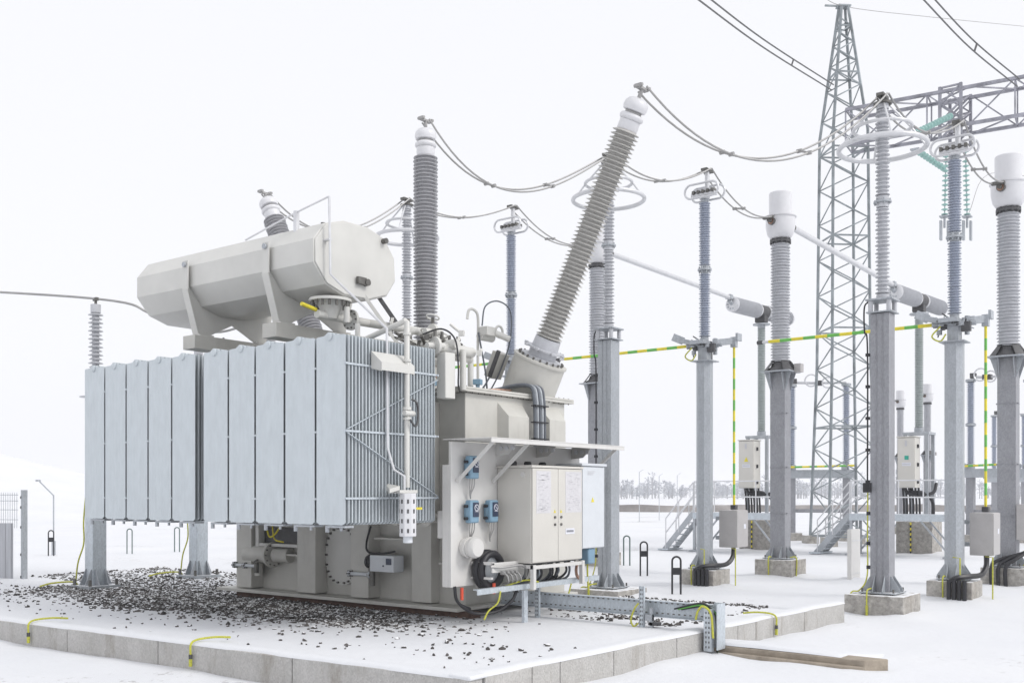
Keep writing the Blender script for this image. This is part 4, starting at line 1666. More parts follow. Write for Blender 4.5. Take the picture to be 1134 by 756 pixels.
# --- row 3: current transformers
def current_transformer(loc, label, group='current transformers with white heads', mat_ins='insulator_pale', scale=1., box=False):
    t = empty('current_transformer', loc, label, 'current transformer', group)
    t.scale = (scale,) * 3
    b = MB()
    footing(b, .92, .40)
    b.build('footing', 'footing_concrete', t, bevel=.012)
    base_plate(t, .40, .32, .36)
    b = MB()
    b.cbox((0, 0, 2.66), (.37, .37, 4.44))
    for z in (1.5, 2.6, 3.9):
        b.cbox((0, 0, z), (.385, .385, .012))
        for s in (-1, 1):
            b.cbox((s * .20, -.1, z), (.05, .03, .03))
            b.cbox((.1, s * .20, z), (.03, .05, .03))
    b.build('column', 'galvanised_dull', t, bevel=.012)
    b = MB()
    b.cbox((0, 0, 4.90), (.72, .72, .03))
    for a in range(4):
        T = Matrix.Rotation(a * PI / 2, 4, 'Z')
        for o in (-.15, .15):
            b.prism([T @ V((.185, o, 4.88)), T @ V((.33, o, 4.88)), T @ V((.19, o, 4.45)), T @ V((.185, o, 4.45))], T.to_3x3() @ V((0, .012, 0)))
    b.build('pedestal', 'galvanised', t)
    b = MB()
    b.lathe((0, 0, 4.915), (0, 0, 1), [(0, .34), (.05, .32), (.10, .24), (.20, .20)], 20)
    for k in range(4):
        a = k * PI / 2 + PI / 4
        b.prism([(.22 * math.cos(a - .3), .22 * math.sin(a - .3), 5.16), (.22 * math.cos(a + .3), .22 * math.sin(a + .3), 5.16),
                 (.40 * math.cos(a + .25), .40 * math.sin(a + .25), 4.92), (.40 * math.cos(a - .25), .40 * math.sin(a - .25), 4.92)], (.02, .02, .01))
    b.cbox((.42, .1, 4.98), (.16, .2, .2), m=1)
    b.build('base_tank', ['dark_metal', 'cabinet_grey'], t)
    b = MB()
    b.sheds((0, 0, 5.14), (0, 0, 1), 2.86, .185, .235, 40, alt=.8, k=24)
    b.build('insulator', mat_ins, t)
    b = MB()
    b.lathe((0, 0, 8.0), (0, 0, 1), [(0, .20), (.02, .25), (.06, .25), (.10, .21)], 24)
    for k in range(12):
        a = k * PI / 6
        b.cyl((.23 * math.cos(a), .23 * math.sin(a), 7.98), (.23 * math.cos(a), .23 * math.sin(a), 8.10), .022, n=6)
    b.build('collar', 'dark_metal', t)
    b = MB()
    b.lathe((0, 0, 8.10), (0, 0, 1), [(0, .20), (.03, .25), (.12, .31), (.28, .345), (.50, .35), (.52, .38), (.545, .38), (.55, .27), (1.10, .27), (1.12, .255)], 30)
    h = b.build('head', 'white_cap', t, smooth=35)
    b = MB()
    d = V((-.2, -1, 0)).normalized()
    q = V((0, 0, 8.48))
    b.cyl(q + d * .33, q + d * .40, .09, n=16)
    b.cyl(q + d * .40, q + d * .50, .045, n=12)
    b.cbox(q + d * .50 + V((0, 0, .06)), (.26, .10, .06))
    b.cyl(q + d * .395, q + d * .405, .075, n=16, m=1)
    b.build('terminal_clamp', ['bolt_steel', 'copper'], h)
    b = MB()
    b.cyl(q - d * .33, q - d * .45, .05, n=12)
    b.build('terminal_stub', 'bolt_steel', h)
    b = MB()
    cable(b, [(-.1, -.33, .46), (-.1, -.48, .44), (-.1, -.475, .02)], .016)
    cable(b, [(.33, -.2, .46), (.48, -.2, .44), (.475, -.2, .02)], .016)
    b.build('earth_lead', 'yellow_green', t)
    if box:
        b = MB()
        b.box(.22, .62, -.34, .22, 1.0, 1.75)
        bx = b.build('terminal_box', 'cabinet_grey', t, bevel=.01)
        b = MB()
        b.cbox((.625, -.1, 1.15), (.006, .08, .08))
        b.build('label_plate', 'paper', bx)
        b = MB()
        for k in range(3):
            cable(b, [(.4 + .06 * k, -.1, 1.0), (.38, -.2, .75), (.2 - .14 * k, -.42, .58), (.05 - .14 * k, -.50, .42), (.05 - .14 * k, -.51, 0)], .04)
        b.build('cable_conduit', 'black_plastic', t)
    return V(loc) + d * .52 + V((0, 0, 8.55)), V(loc) - d * .45 + V((0, 0, 8.48))


C0, C0b = current_transformer((-.88, 15.07, 0), 'white headed current transformer in the middle distance, left of the lattice tower')
C1, C1b = current_transformer((4.08, 15.48, 0), 'white headed current transformer at the right edge with a terminal box below', box=True)
CM, CMb = current_transformer((-5.84, 14.66, 0), 'current transformer almost hidden behind the leaning bushing')


# --- row 4: circuit breakers on platforms
def breaker(loc, label, label_p, teal, hand=1):
    t = empty('circuit_breaker', loc, label, 'circuit breaker', 'circuit breakers on service platforms')
    d = V((.10, .995, 0)).normalized()
    zt = 8.35
    b = MB()
    footing(b, 1.15, 1.05)
    b.build('footing', 'footing_concrete', t, bevel=.015)
    b = MB()
    for s in (-1, 1):
        b.box(s * .35 - .05, s * .35 + .05, -.40, -.30, 1.05, 3.9)
        b.box(s * .35 - .05, s * .35 + .05, .30, .40, 1.05, 3.9)
    b.box(-.42, .42, -.42, .42, 3.9, 3.98)
    b.build('support_frame', 'galvanised', t)
    b = MB()
    b.box(-.05, .5, -1.0, -.43, 2.15, 3.78)
    b.box(-.08, .53, -1.03, -.41, 3.785, 3.82)
    cb = b.build('control_cabinet', 'cabinet_paint', t, bevel=.01)
    cb.location = (-.35, .0, 0)
    b = MB()
    b.box(-.03, .48, -1.022, -1.003, 2.17, 3.76)
    dr = b.build('door', 'cabinet_paint', cb, bevel=.005)
    b = MB()
    b.box(.10, .38, -1.028, -1.024, 2.86, 2.97)
    for k in range(6):
        b.box(.12 + k * .042, .145 + k * .042, -1.031, -1.029, 2.89, 2.94, m=1)
    b.box(.19, .26, -1.028, -1.024, 3.50, 3.68, m=1)
    b.build('name_plate', ['paper', 'print_faint'], dr)
    b = MB()
    if teal:
        b.box(.18, .31, -1.028, -1.024, 3.06, 3.19)
    else:
        b.prism([(.16, -1.024, 3.06), (.32, -1.024, 3.06), (.24, -1.024, 3.22)], (0, -.004, 0))
    b.build('safety_sticker', 'teal_label' if teal else 'yellow', dr)
    b = MB()
    for z in (2.35, 2.9, 3.5):
        b.cbox((.53, -.75, z), (.05, .06, .12))
    b.build('hinge_row', 'black_plastic', cb)
    runs = [([(.1, -.7, 2.15), (.2, -.7, 1.98), (.5, -.5, 1.92), (.85, -.2, 2.0), (.9, 0, 2.3)], .055),
            ([(.2, -.6, 2.15), (.3, -.6, 2.02), (.6, -.4, 1.98), (.8, -.1, 1.7), (.8, 0, 1.1)], .055)]
    for k in range(6):
        runs.append(([(.0 + k * .1, -.6, 2.15), (.02 + k * .1, -.55, 1.7), (.0 + k * .1, -.45, 1.2), (k * .1, -.4, 1.06)], .035))
    for pts_, r_ in runs:
        b = MB()
        cable(b, [V(q_) - V((.35, 0, 0)) for q_ in pts_], r_)
        b.build('control_cable', 'black_plastic', t)
    b = MB()
    striped(b, (-.1, -.60, 1.02), (-.1, -.60, .0), .025, 12)
    b.build('earth_strip', ['yellow', 'black_plastic'], t)
    b = MB()
    b.cyl((0, 0, 3.98), (0, 0, 4.14), .15, n=16, m=1)
    b.sheds((0, 0, 4.14), (0, 0, 1), 3.62, .115, .145, 62, alt=.8, k=14)
    b.cyl((0, 0, 7.76), (0, 0, 7.90), .13, n=16, m=1)
    b.cyl((0, 0, 7.88), (0, 0, 7.92), .30, n=20, m=1)
    b.build('post_insulator', ['insulator_green_grey', 'galvanised'], t)
    b = MB()
    b.cyl((0, 0, 7.92), (0, 0, 8.2), .14, n=14)
    b.cyl(V((0, 0, zt)) - d * .24, V((0, 0, zt)) + d * .24, .24, n=18)
    b.cbox((.0, 0, 8.12), (.36, .30, .30))
    b.build('gearbox', 'dark_metal', t)
    for s in (-1, 1):
        b = MB()
        p = V((0, 0, zt)) + d * s * .24
        e = d * s
        up = V((0, 0, .0))
        b.lathe(p, e, [(0, .20), (.04, .25), (.10, .25)], 20, m=1)
        b.sheds(p + e * .1, e, 1.55, .215, .262, 36, alt=.85, k=20)
        b.lathe(p + e * 1.65, e, [(0, .25), (.06, .26), (.10, .22), (.12, .1)], 20, m=1)
        b.build('interrupter', ['insulator_pale', 'aluminium'], t)
    b = MB()
    q = V((0, 0, zt)) - d * 1.95
    for k in range(10):
        a = k * PI / 5
        b.cyl(q + V((.16 * math.cos(a), 0, .16 * math.sin(a))), q + V((.16 * math.cos(a), -.06, .16 * math.sin(a))), .03, n=8)
    b.cyl(q, q - d * .2 + V((0, 0, .1)), .07, n=10)
    b.cbox(q - d * .2 + V((0, 0, .22)), (.2, .2, .14))
    b.build('terminal_clamp', 'galvanised', t)
    # platform
    pl = empty('service_platform', loc, label_p, 'platform', 'platforms with stairs at the breakers')
    b = MB()
    b.box(-1.6, 1.5, -2.1, -1.1, 1.25, 1.31)
    b.box(-1.6, 1.5, -2.104, -2.07, 1.10, 1.25)
    b.build('deck', 'galvanised_bright', pl)
    for x in (-1.55, 1.45):
        for y in (-2.06, -1.15):
            b = MB()
            b.box(x - .04, x + .04, y - .04, y + .04, -.05, 1.25)
            b.bar((x, y, .1), (x * .38, y, 1.2), .05)
            b.cbox((x, y, .0), (.3, .3, .05))
            b.build('leg', 'galvanised', pl)
    b = MB()
    for z in (1.85, 2.38):
        b.tube([(1.45, -1.15, z), (1.45, -2.06, z), (-1.55, -2.06, z)] if z < 2 else [(1.45, -1.15, z), (1.45, -2.06, z), (-1.55, -2.06, z)], .022, 8)
    for x in (-1.55, -.8, -.05, .7, 1.45):
        b.cyl((x, -2.06, 1.3), (x, -2.06, 2.38), .02, n=8)
    b.cyl((1.45, -1.15, 1.3), (1.45, -1.15, 2.38), .02, n=8)
    b.build('handrail', 'aluminium', pl)
    # stair going down to the left
    b = MB()
    x0, x1 = -1.6, -2.72
    for y in (-2.05, -1.3):
        b.bar((x0, y, 1.28), (x1, y, .0), .03, .18, m=1)
    for k in range(6):
        f = (k + .6) / 6.2
        x, z = x0 + (x1 - x0) * f, 1.28 * (1 - f)
        b.box(x - .12, x + .12, -2.03, -1.32, z - .012, z + .012)
    b.cbox((x1 + .02, -1.67, .01), (.4, 1.1, .05))
    b.build('stair', ['galvanised_bright', 'galvanised'], pl)
    for y in (-2.05, -1.3):
        b = MB()
        for dz in (.55, 1.05):
            b.bar((x0, y, 1.30 + dz), (x1 + .05, y, .04 + dz), .035)
        b.cyl((x1 + .05, y, 0), (x1 + .05, y, 1.1), .02, n=8)
        b.cyl(((x0 + x1) / 2, y, .62), ((x0 + x1) / 2, y, 1.7), .02, n=8)
        b.cyl((x0, y, 1.3), (x0, y, 2.36), .02, n=8)
        b.build('stair_rail', 'aluminium', pl)
    return V(loc) + V((0, 0, zt + .2)) - d * 2.05


B1 = breaker((-5.86, 25.36, 0), 'circuit breaker with a yellow warning triangle on its cabinet, behind the middle column',
             'galvanised platform whose stair comes down left of the middle drive box', False)
B2 = breaker((-.85, 26.55, 0), 'circuit breaker with a green sticker on its cabinet, between tower and right columns',
             'galvanised platform whose stair comes down in front of the lattice tower', True)


def busbar(p, q, label):
    t = empty('busbar_tube', p, label, 'busbar', 'pale tubes from transformer heads to breakers')
    b = MB()
    b.cyl((0, 0, 0), V(q) - V(p), .075, n=14)
    b.build('tube', 'aluminium', t)
    b = MB()
    b.cyl(V((0, 0, 0)) - (V(q) - V(p)).normalized() * .12, (V(q) - V(p)).normalized() * .12, .09, n=12)
    b.build('end_clamp', 'bolt_steel', t)


busbar(C0b, B2, 'pale round tube crossing the lattice tower to the right breaker')
busbar(CMb, B1, 'pale round tube behind the leaning bushing leading to the left breaker')


# --- conductors
def span(p, q, sag, label, sep=.11, r=.017, skew=0., nsp=2, mat='wire_metal', group='twin conductors between the apparatus', name='twin_conductor'):
    p, q = V(p), V(q)
    t = empty(name, p, label, 'conductor', group)
    d = (q - p)
    n = V((d.y, -d.x, 0))
    n = n.normalized() if n.length > 1e-3 else V((0, 1, 0))
    N = 28
    lines = []
    for s in (-1, 1):
        pts = []
        for i in range(N + 1):
            u = i / N
            pts.append(d * u + n * s * sep + V((0, 0, -sag * (1 + .05 * s) * 4 * u * (1 - u) * (1 + skew * (1 - 2 * u)))))
        lines.append(pts)
        b = MB()
        b.tube(pts, r, 7)
        b.build('conductor', mat, t)
    for k in range(nsp):
        i = int(N * (k + 1) / (nsp + 1))
        b = MB()
        b.bar(lines[0][i], lines[1][i], .035)
        for l in lines:
            b.cyl(l[i] - V((.04, 0, 0)), l[i] + V((.04, 0, 0)), .035, n=8)
        b.build('spacer', 'wire_metal', t)
    return t


span(TIPR, A1, 1.05, 'twin cable sagging from the leaning bushing to the nearest ringed arrester', skew=.1)
span(TIPC, A0, .95, 'twin cable sagging from the upright bushing to the arrester behind the cabinet', skew=.35)
span(TIPL, AM, .75, 'twin cable rising from the far left bushing behind the oil tank', skew=.2)
span(A1, D1, .42, 'short twin cable over the rings at the right, arrester to disconnector', skew=.2, nsp=1)
span(A0, D0, .38, 'short twin cable right of the leaning bushing, arrester to disconnector', skew=.1, nsp=1)
span(AM, DM, .35, 'short twin cable between the two bushings, arrester to disconnector', skew=.2, nsp=1)
span(D1, C1, .30, 'twin cable dropping to the white head at the right edge', nsp=1)
span(D0, C0, .32, 'twin cable dropping to the white head left of the lattice tower', nsp=1)
span(DM, CM, .32, 'twin cable dropping behind the leaning bushing', nsp=1)


# --- left arresters behind the radiators
def left_arrester(loc, label, ztop, yaw=0):
    t = empty('post_arrester', loc, label, 'surge arrester', 'small arresters on galvanised posts behind the radiators', yaw)
    b = MB()
    b.cbox((0, 0, .0), (.62, .62, .10))
    b.build('base_plate', 'plate_snowed', t)
    b = MB()
    for a in range(4):
        T = Matrix.Rotation(a * PI / 2, 4, 'Z')
        for o in (-.09, .09):
            b.prism([T @ V((.13, o, .055)), T @ V((.27, o, .055)), T @ V((.25, o, .10)), T @ V((.15, o, .34)), T @ V((.13, o, .34))], T.to_3x3() @ V((0, .014, 0)))
    for sx in (-1, 1):
        for sy in (-1, 1):
            b.cyl((sx * .26, sy * .26, 0), (sx * .26, sy * .26, .16), .028, n=8, m=1)
    b.build('gusset', ['galvanised', 'bolt_steel'], t)
    b = MB()
    b.cbox((0, 0, 1.75), (.27, .27, 3.4))
    b.build('column', 'galvanised_bright', t, bevel=.01)
    b = MB()
    b.cbox((0, 0, 3.47), (.4, .4, .03))
    b.cyl((0, 0, 3.48), (0, 0, ztop - 1.35), .09, n=14)
    b.sheds((0, 0, ztop - 1.35), (0, 0, 1), 1.1, .06, .13, 15, alt=.75)
    b.build('insulator', 'insulator_pale', t)
    b = MB()
    b.cyl((0, 0, ztop - .25), (0, 0, ztop - .10), .09, n=14)
    b.cyl((0, 0, ztop - .10), (0, 0, ztop), .025, n=8, m=1)
    b.cbox((0, 0, ztop), (.12, .05, .06), m=1)
    b.build('terminal_clamp', ['insulator_pale', 'bolt_steel'], t)
    b = MB()
    cable(b, [(-.28, -.15, .0), (-.33, -.25, .10), (-.6, -.5, .08), (-.8, -.62, .02)], .016)
    cable(b, [(-.16, -.1, 1.7), (-.2, -.12, 1.2), (-.18, -.13, .8), (-.25, -.2, .45), (-.3, -.22, .05)], .014)
    b.build('earth_lead', 'yellow_green', t)


left_arrester((-8.42, 1.76, .27), 'small arrester on a post standing left behind the radiator bank, wire on top', 5.25)
left_arrester((-8.9, 4.30, .27), 'small arrester on a post half hidden under the middle radiators', 4.8)
b = MB()
pa = V((-8.42, 1.76, 5.53))
b.tube(curve([(-30, -9.5, 8.3), (-20, -4.3, 6.9), (-13, -.7, 6.0), tuple(pa), (-7.6, 2.4, 5.25), (-6.6, 3.0, 4.9), (-5.35, 3.2, 5.1)], 8), .022, 7)
tag(b.build('overhead_wire', 'wire_metal'), 'single thick wire from the left edge to the arrester behind the radiators', 'wire')
b = MB()
cable(b, [(-6.2, 2.9, 4.75), (-6.15, 2.9, 4.4), (-6.0, 2.8, 4.1), (-5.9, 2.6, 3.7)], .018)
P('hanging_hose', b, 'dark_metal')

# ------------------------------------------------------------------ bollards, lamp, fence, cabinet


def bollard(loc, label, h, filled=True):
    t = empty('hoop_marker', loc, label, 'hoop post', 'dark hoop posts standing in the snow', R(37))
    r = .085
    pts = [V((-r, 0, -.1)), V((-r, 0, h - r))] + [V((r * math.cos(PI - PI * k / 10), 0, h - r + r * math.sin(PI * k / 10))) for k in range(1, 10)] + [V((r, 0, h - r)), V((r, 0, -.1))]
    b = MB()
    b.tube(pts, .02, 8)
    b.build('hoop', 'black_plastic' if filled else 'hoop_green', t)
    if filled:
        b = MB()
        b.box(-r, r, -.012, .012, h - .36, h - .22)
        b.build('sign_plate', 'black_plastic', t)


material('hoop_green', (.12, .17, .165), .5, var=.1)
bollard((-.84, 9.75, 0), 'dark hoop post with a plate, the nearest, left of the middle disconnector footing', .72)
bollard((-3.6, 13.24, 0), 'dark hoop post with a plate, the middle one of the three right of the cabinets', .80)
bollard((-5.69, 15.92, 0), 'thin hoop post without a plate, just right of the cabinet column', .80, False)
bollard((-22.2, 8.3, 0), 'thin hoop post without a plate, beside the bent lamp pole', .80)
bollard((-21.5, 10.6, 0), 'thin hoop post without a plate, seen right of the left radiator post', .80, False)
bollard((-21.5, 12.4, 0), 'thin hoop post without a plate, seen below the fourth radiator', .80, False)

t = empty('lamp_pole', (-22.6, 8.6, 0), 'thin grey pole with a bent top, left of the radiators', 'pole')
b = MB()
b.tube([(0, 0, -.2), (0, 0, 1.9), (0, 0, 1.9), (-.36, -.27, 2.35)], .022, 8)
b.cbox((0, 0, .2), (.09, .09, .5))
b.build('pole', 'galvanised', t)
b = MB()
b.cbox((-.40, -.30, 2.38), (.14, .10, .06))
b.build('lamp_head', 'galvanised', t)

fn = empty('mesh_fence', (-11.35, 1.93, 0), 'wire mesh fence panel with a grey sheet, cut by the left edge', 'fence')
fd = V((-.93, -.36, 0)).normalized()
b = MB()
for i in range(34):
    p = fd * (.18 + i * .055)
    b.cyl(p + V((0, 0, 1.28)), p + V((0, 0, 2.0)), .005, n=5)
for z in (1.95, 1.83, 1.65, 1.45):
    b.cyl(fd * .15 + V((0, 0, z)), fd * 2.1 + V((0, 0, z)), .006, n=5)
b.build('mesh', 'galvanised', fn)
b = MB()
Tm = Matrix.Rotation(math.atan2(fd.y, fd.x), 4, 'Z')
b.box(.28, 2.1, -.012, .012, -.05, 1.38, T=Tm)
for k in range(12):
    b.box(.30 + k * .15, .36 + k * .15, -.022, -.0125, -.05, 1.38, T=Tm)
    b.box(.30 + k * .15, .36 + k * .15, .0125, .022, -.05, 1.38, T=Tm)
b.build('sheet_panel', 'panel_grey', fn)
b = MB()
b.cbox((0, 0, 1.0), (.09, .09, 2.1))
for z in (.3, .75, 1.3, 1.7, 1.9):
    b.cbox((-.05, -.02, z), (.05, .05, .05), m=1)
b.build('post', ['galvanised', 'dark_metal'], fn)

wc = empty('utility_cabinet', (.95, 14.9, 0), 'plain pale cabinet standing in the snow left of the nearest arrester column', 'cabinet')
b = MB()
b.box(-.05, .05, -.30, .30, -.1, 1.16)
b.build('body', 'panel_white', wc, bevel=.01)
b = MB()
b.box(.052, .058, -.28, .28, .15, .155)
b.box(.052, .06, -.28, .28, .90, .91)
b.build('door', 'box_white', wc)


# ------------------------------------------------------------------ lattice tower, gantry beam
def tower():
    base = cam_pt((934 - 567) / 1124 * 39.5, 39.5)
    t = empty('lattice_tower', base, 'tall grey lattice mast with a pointed top, right of centre', 'tower', None, R(42))
    lv = [(0.2, .96), (7.0, .76), (15.9, .68), (20.85, .13)]

    def half(z):
        for (z0, h0), (z1, h1) in zip(lv[:-1], lv[1:]):
            if z <= z1:
                return h0 + (h1 - h0) * (z - z0) / (z1 - z0)
        return lv[-1][1]
    cs = [(-1, -1), (1, -1), (1, 1), (-1, 1)]
    for sx, sy in cs:
        b = MB()
        for (z0, h0), (z1, h1) in zip(lv[:-1], lv[1:]):
            b.bar((sx * h0, sy * h0, z0), (sx * h1, sy * h1, z1), .085, up=(sx, sy, 0))
        b.build('leg', 'lattice_steel', t)
        b = MB()
        b.cbox((sx * .96, sy * .96, .05), (.5, .5, .5))
        b.build('footing', 'footing_concrete', t)
    b = MB()
    z = .3
    lev = []
    while z < 20.5:
        lev.append(z)
        z += .66 * half(z) / .8 + .10
    for i in range(len(lev) - 1):
        z0, z1 = lev[i], lev[i + 1]
        for k in range(4):
            a, c = cs[k], cs[(k + 1) % 4]
            h0, h1 = half(z0), half(z1)
            p0, q0 = V((a[0] * h0, a[1] * h0, z0)), V((c[0] * h0, c[1] * h0, z0))
            p1, q1 = V((a[0] * h1, a[1] * h1, z1)), V((c[0] * h1, c[1] * h1, z1))
            up = V((a[0] + c[0], a[1] + c[1], 0))
            if (i + k) % 2:
                b.bar(p0, q1, .045, .03, up=up)
            else:
                b.bar(q0, p1, .045, .03, up=up)
            if i % 5 == 0:
                b.bar(p0, q0, .06, .04, up=up)
    b.build('bracing', 'lattice_steel', t)
    b = MB()
    b.cbox((0, 0, 20.88), (.5, .34, .06))
    b.cbox((-.45, .1, 20.95), (.5, .06, .06))
    b.build('peak_bracket', 'lattice_steel', t)
    return base


TB = tower()


def beam():
    # truss beam from the tower shoulder towards the right and the camera
    A = cam_pt((940 - 567) / 1124 * 39.0, 39.0) + V((0, 0, 15.85))
    Bq = cam_pt((1230 - 567) / 1124 * 34.6, 34.6) + V((0, 0, 15.85))
    t = empty('gantry_beam', A, 'long lattice beam running right from the tower, carrying glass strings', 'gantry')
    d = Bq - A
    L = d.length
    e = d.normalized()
    n = V((-e.y, e.x, 0)).normalized()
    up = V((0, 0, 1))
    w, h = .55, .66
    ch = MB()
    cor = [(-w, -h), (w, -h), (w, h), (-w, h)]
    for a, c in cor:
        ch.bar(n * a + up * c, d + n * a + up * c, .11)
    ch.build('chord', 'beam_steel', t)
    b = MB()
    m = int(L / 1.25)
    for i in range(m):
        p, q = e * (L * i / m), e * (L * (i + 1) / m)
        for k in range(4):
            a, c = cor[k], cor[(k + 1) % 4]
            if i % 2:
                a, c = c, a
            b.bar(p + n * a[0] + up * a[1], q + n * c[0] + up * c[1], .06, .04)
            if i % 2 == 0:
                b.bar(p + n * a[0] + up * a[1], p + n * c[0] + up * c[1], .05, .04)
    b.build('bracing', 'beam_steel', t)
    return A, e, L, n


GA, GE, GL, GN = beam()
def at(u, v, d):  # a point d metres in front of the camera's station
    p = cam_pt((u - 567) / 1124 * d, d)
    return V((p.x, p.y, 2 + (545 - v) * d / 1124))


# dense lattice block of the gantry where the strings meet
fm = at(1058, 0, 37.2)
fm.z = 15.75
fr = empty('gantry_post_frame', fm, 'short dense lattice block in the beam above the twin glass strings', 'lattice block')
b = MB()
for sx in (-.36, .36):
    for sy in (-.70, .70):
        b.bar((sx, sy, -.95), (sx, sy, .95), .10)
for k in range(3):
    z0, z1 = -.95 + k * .62, -.95 + (k + 1) * .62
    for s_ in (-.70, .70):
        b.bar((-.36, s_, z0), (.36, s_, z1), .06)
        b.bar((.36, s_, z0), (-.36, s_, z1), .05)
        b.bar((-.36, s_, z1), (.36, s_, z1), .06)
    for s_ in (-.36, .36):
        b.bar((s_, -.7, z0), (s_, .7, z1), .05)
b.build('lattice', 'beam_steel', fr)


def glass_string(p, q, label):
    p, q = V(p), V(q)
    t = empty('glass_insulator_string', p, label, 'insulator string', 'green glass insulator strings on the gantry')
    d = q - p
    L = d.length
    n = int(L / .165)
    b = MB()
    for i in range(n):
        o = d * ((i + .5) / n)
        b.lathe(o, d, [(-.05, .03), (-.03, .05), (-.01, .115), (.01, .115), (.03, .06), (.05, .035)], 12)
    b.build('glass_disc', 'glass_teal', t)
    b = MB()
    b.cyl((0, 0, 0), d, .02, n=6)
    b.cbox(d, (.30, .30, .05))
    if abs(d.z) > 2:
        for s_ in (-.1, .1):
            b.cbox(d + V((s_, s_, -.5)), (.07, .16, .7))
        b.cyl(d, d + V((0, 0, -.4)), .04, n=8)
    b.build('steel_core', 'galvanised', t)


glass_string(at(1048, 160, 36.6), at(1046, 240, 36.6), 'hanging green glass string, left of the pair behind the right disconnector')
glass_string(at(1069, 160, 36.6), at(1071, 240, 36.6), 'hanging green glass string, right of the pair behind the right disconnector')
glass_string(at(1054, 128, 36.2), at(1012, 148, 35.2), 'slanting green glass string, the upper one left of the gantry block')
glass_string(at(1046, 187, 36.2), at(1014, 166, 35.2), 'slanting green glass string, the lower one left of the gantry block')

# overhead lines leaving the frame


def line(pts, r, label, mat='wire_dark', sep=0, spacers=()):
    t = empty('overhead_line', pts[0], label, 'power line', 'overhead lines in the sky')
    o = V(pts[0])
    c = [p - o for p in curve(pts, 10)]
    for s in ((-1, 1) if sep else (0,)):
        b = MB()
        b.tube([p + V((.25, .2, .95)) * s * sep for p in c], r, 6)
        b.build('conductor', mat, t)
    for k in spacers:
        b = MB()
        p = c[k]
        b.bar(p + V((.25, .2, .95)) * sep, p - V((.25, .2, .95)) * sep, .05)
        b.build('spacer', mat, t)


line([at(765, -12, 26), at(845, 48, 32), at(922, 97, 39)], .024, 'twin line running from the top edge down to the lattice tower', sep=.11, spacers=(14,))
line([at(1020, -10, 27), at(1075, 48, 31), at(1128, 92, 35)], .024, 'twin line running from the top edge down to the beam at the right', sep=.13, spacers=(11,))
line([at(905, -12, 35), at(934, 7, 39.5), at(1030, 19, 46), at(1150, 31, 55)], .014, 'thin earth wire over the point of the lattice tower', 'wire_metal')
line([at(1071, 240, 36.6), at(1098, 192, 42), at(1180, 205, 44)], .014, 'thin pale wire leaving the glass string to the right', 'wire_metal')


# ------------------------------------------------------------------ distant bay
def far_disconnector(loc, label, yaw=0, L=2.2):
    t = empty('distant_disconnector', loc, label, 'disconnector', 'distant disconnectors beyond the breakers', yaw)
    b = MB()
    for x in (0, L):
        b.box(x - .14, x + .14, -.14, .14, .3, 2.6)
        b.box(x - .4, x + .4, -.4, .4, -.1, .3, m=1)
    b.box(-.2, L + .2, -.05, .05, 1.15, 1.30)
    b.build('support', ['galvanised_dull', 'footing_concrete'], t)
    b = MB()
    b.box(-.4, L + .4, -.2, .2, 2.6, 2.95)
    for x in (-.1, .05, L - .1):
        b.cbox((x, -.1, 3.05), (.2, .3, .2))
    b.cyl((-.5, 0, 2.85), (-.3, .3, 3.1), .12, n=10)
    b.build('beam', 'galvanised', t)
    b = MB()
    striped(b, (-.2, -.24, 3.06), (L + .3, -.24, 3.12), .045, 9)
    b.build('earthing_rod', ['yellow', 'green'], t)
    for x in (0, L):
        b = MB()
        b.sheds((x, 0, 2.95), (0, 0, 1), 1.75, .10, .16, 22, k=12)
        b.cyl((x, 0, 4.68), (x, 0, 4.78), .2, n=12, m=1)
        b.sheds((x, 0, 4.76), (0, 0, 1), 1.7, .10, .16, 22, k=12)
        b.cyl((x, 0, 6.46), (x, 0, 6.56), .2, n=12, m=1)
        b.build('insulator', ['insulator_blue', 'galvanised'], t)
    b = MB()
    b.cyl((0, 0, 6.65), (L * .45, 0, 6.6), .06, n=8)
    b.cyl((L, 0, 6.6), (L * .55, 0, 6.6), .05, n=8)
    b.cbox((L * .5, 0, 6.6), (.3, .3, .2), m=1)
    b.ring((L * .35, -.2, 6.7), (0, 1, 0), .25, .03, n=20, k=6)
    b.ring((L * .65, -.2, 6.6), (0, 1, 0), .22, .03, n=20, k=6)
    b.cbox((.1, 0, 6.7), (.2, .2, .2), m=1)
    b.build('contact_arm', ['aluminium', 'dark_metal'], t)


far_disconnector(at(877, 545, 43) * V((1, 1, 0)), 'distant disconnector seen just left of the lattice tower', R(25))
far_disconnector(at(1075, 545, 41) * V((1, 1, 0)), 'distant disconnector seen between the two right columns', R(-8), 1.3)
far_disconnector(at(1101, 545, 60) * V((1, 1, 0)), 'smallest distant disconnector, seen left of the right edge column', R(20), 1.6)
far_disconnector(at(1139, 545, 41) * V((1, 1, 0)), 'distant disconnector cut by the right edge', R(20), 1.6)
for (u, d, lab) in ((1027, 47, 'distant white headed current transformer right of the breaker cabinet with the green sticker'),
                    (997, 50, 'distant current transformer glimpsed left of the thin breaker post')):
    p = at(u, 545, d)
    current_transformer((p.x, p.y, 0), lab, 'distant current transformers', scale=.76)
# thin mast poles far across the snow
for k, (u, d, h) in enumerate(((708, 70, 3.4), (730, 74, 3.2), (750, 78, 3.3))):
    p = at(u, 545, d)
    b = MB()
    b.cyl((0, 0, -.2), (0, 0, h), .028, n=8)
    b.bar((0, 0, h), (.22, .15, h + .18), .03)
    o = b.build('fence_pole', 'fence_green_grey')
    o.location = (p.x, p.y, 0)
    tag(o, ('thin bent fence pole in the far snow, nearest the cabinet column', 'thin bent fence pole in the far snow, between its two neighbours',
            'thin bent fence pole in the far snow, nearest the stair')[k], 'pole', 'fence poles far across the snow')

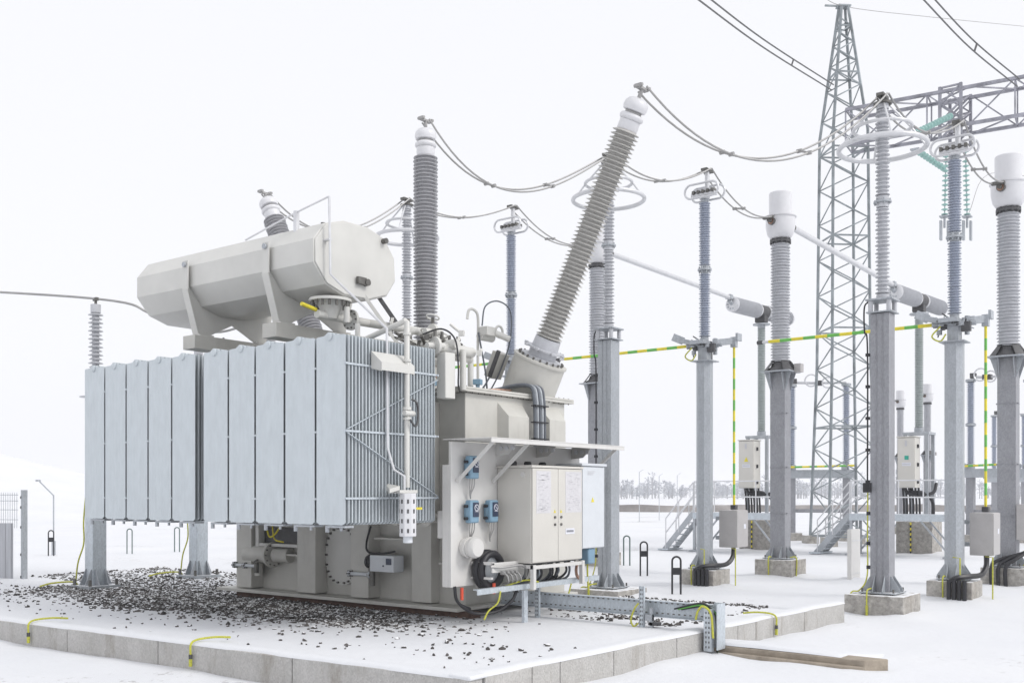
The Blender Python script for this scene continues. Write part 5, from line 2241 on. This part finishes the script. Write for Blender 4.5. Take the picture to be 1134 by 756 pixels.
# ------------------------------------------------------------------ air
hz = MB()
hz.box(-1310, 1310, -310, 1510, -1.2, 26)
m = bpy.data.materials.new('haze_air')
m.use_nodes = True
N, K = m.node_tree.nodes, m.node_tree.links
N.remove(N['Principled BSDF'])
pv = N.new('ShaderNodeVolumePrincipled')
pv.inputs['Color'].default_value = (.97, .975, 1, 1)
pv.inputs['Density'].default_value = .0008
pv.inputs['Anisotropy'].default_value = .2
K.new(pv.outputs[0], N['Material Output'].inputs['Volume'])
MATS['haze_air'] = m
tag(hz.build('haze', 'haze_air', smooth=0), 'thin winter haze over the snowfield', 'haze', kind='stuff')

# ------------------------------------------------------------------ light, sky, camera
SUN_EL, SUN_AZ = R(40), R(14)      # azimuth from +X towards +Y
wd = bpy.data.worlds.new('World')
scene.world = wd
wd.use_nodes = True
N, K = wd.node_tree.nodes, wd.node_tree.links
bg = N['Background']
sky = N.new('ShaderNodeTexSky')
sky.sky_type = 'NISHITA'
sky.sun_disc = False
sky.sun_elevation = SUN_EL
sky.sun_rotation = PI / 2 - SUN_AZ
sky.dust_density = 4
hs = N.new('ShaderNodeHueSaturation')
hs.inputs['Saturation'].default_value = .12
K.new(sky.outputs[0], hs.inputs['Color'])
mx = N.new('ShaderNodeMix')
mx.data_type = 'RGBA'
mx.inputs['Factor'].default_value = .86
mx.inputs['B'].default_value = (9.72, 9.80, 10.2, 1)       # even cloud layer
K.new(hs.outputs[0], mx.inputs['A'])
K.new(mx.outputs['Result'], bg.inputs['Color'])
bg.inputs['Strength'].default_value = .10

sl = bpy.data.lights.new('sun', 'SUN')
sl.energy = 1.25
sl.angle = R(16)
sl.color = (1, .97, .93)
so = bpy.data.objects.new('sun', sl)
COL.objects.link(so)
sd_ = V((math.cos(SUN_EL) * math.cos(SUN_AZ), math.cos(SUN_EL) * math.sin(SUN_AZ), math.sin(SUN_EL)))
so.rotation_euler = sd_.to_track_quat('Z', 'Y').to_euler()
so.location = (10, -10, 30)

cd = bpy.data.cameras.new('camera')
cd.lens = 36 * 1124 / 1134
cd.sensor_width = 36
cd.shift_y = (545 - 378) / 1134
cd.clip_end = 6000
co = bpy.data.objects.new('camera', cd)
COL.objects.link(co)
co.location = (8.855, -8.334, 2.0)
co.rotation_euler = (R(90), 0, R(37.4))
scene.camera = co

scene.render.engine = 'CYCLES'
scene.cycles.use_denoising = True
scene.cycles.max_bounces = 6
scene.cycles.diffuse_bounces = 2
scene.cycles.volume_bounces = 1
scene.cycles.caustics_reflective = False
scene.cycles.caustics_refractive = False
vs = scene.view_settings
vs.view_transform = 'Standard'
vs.look = 'None'
vs.exposure = 0.125
vs.gamma = 1
vs.use_curve_mapping = False
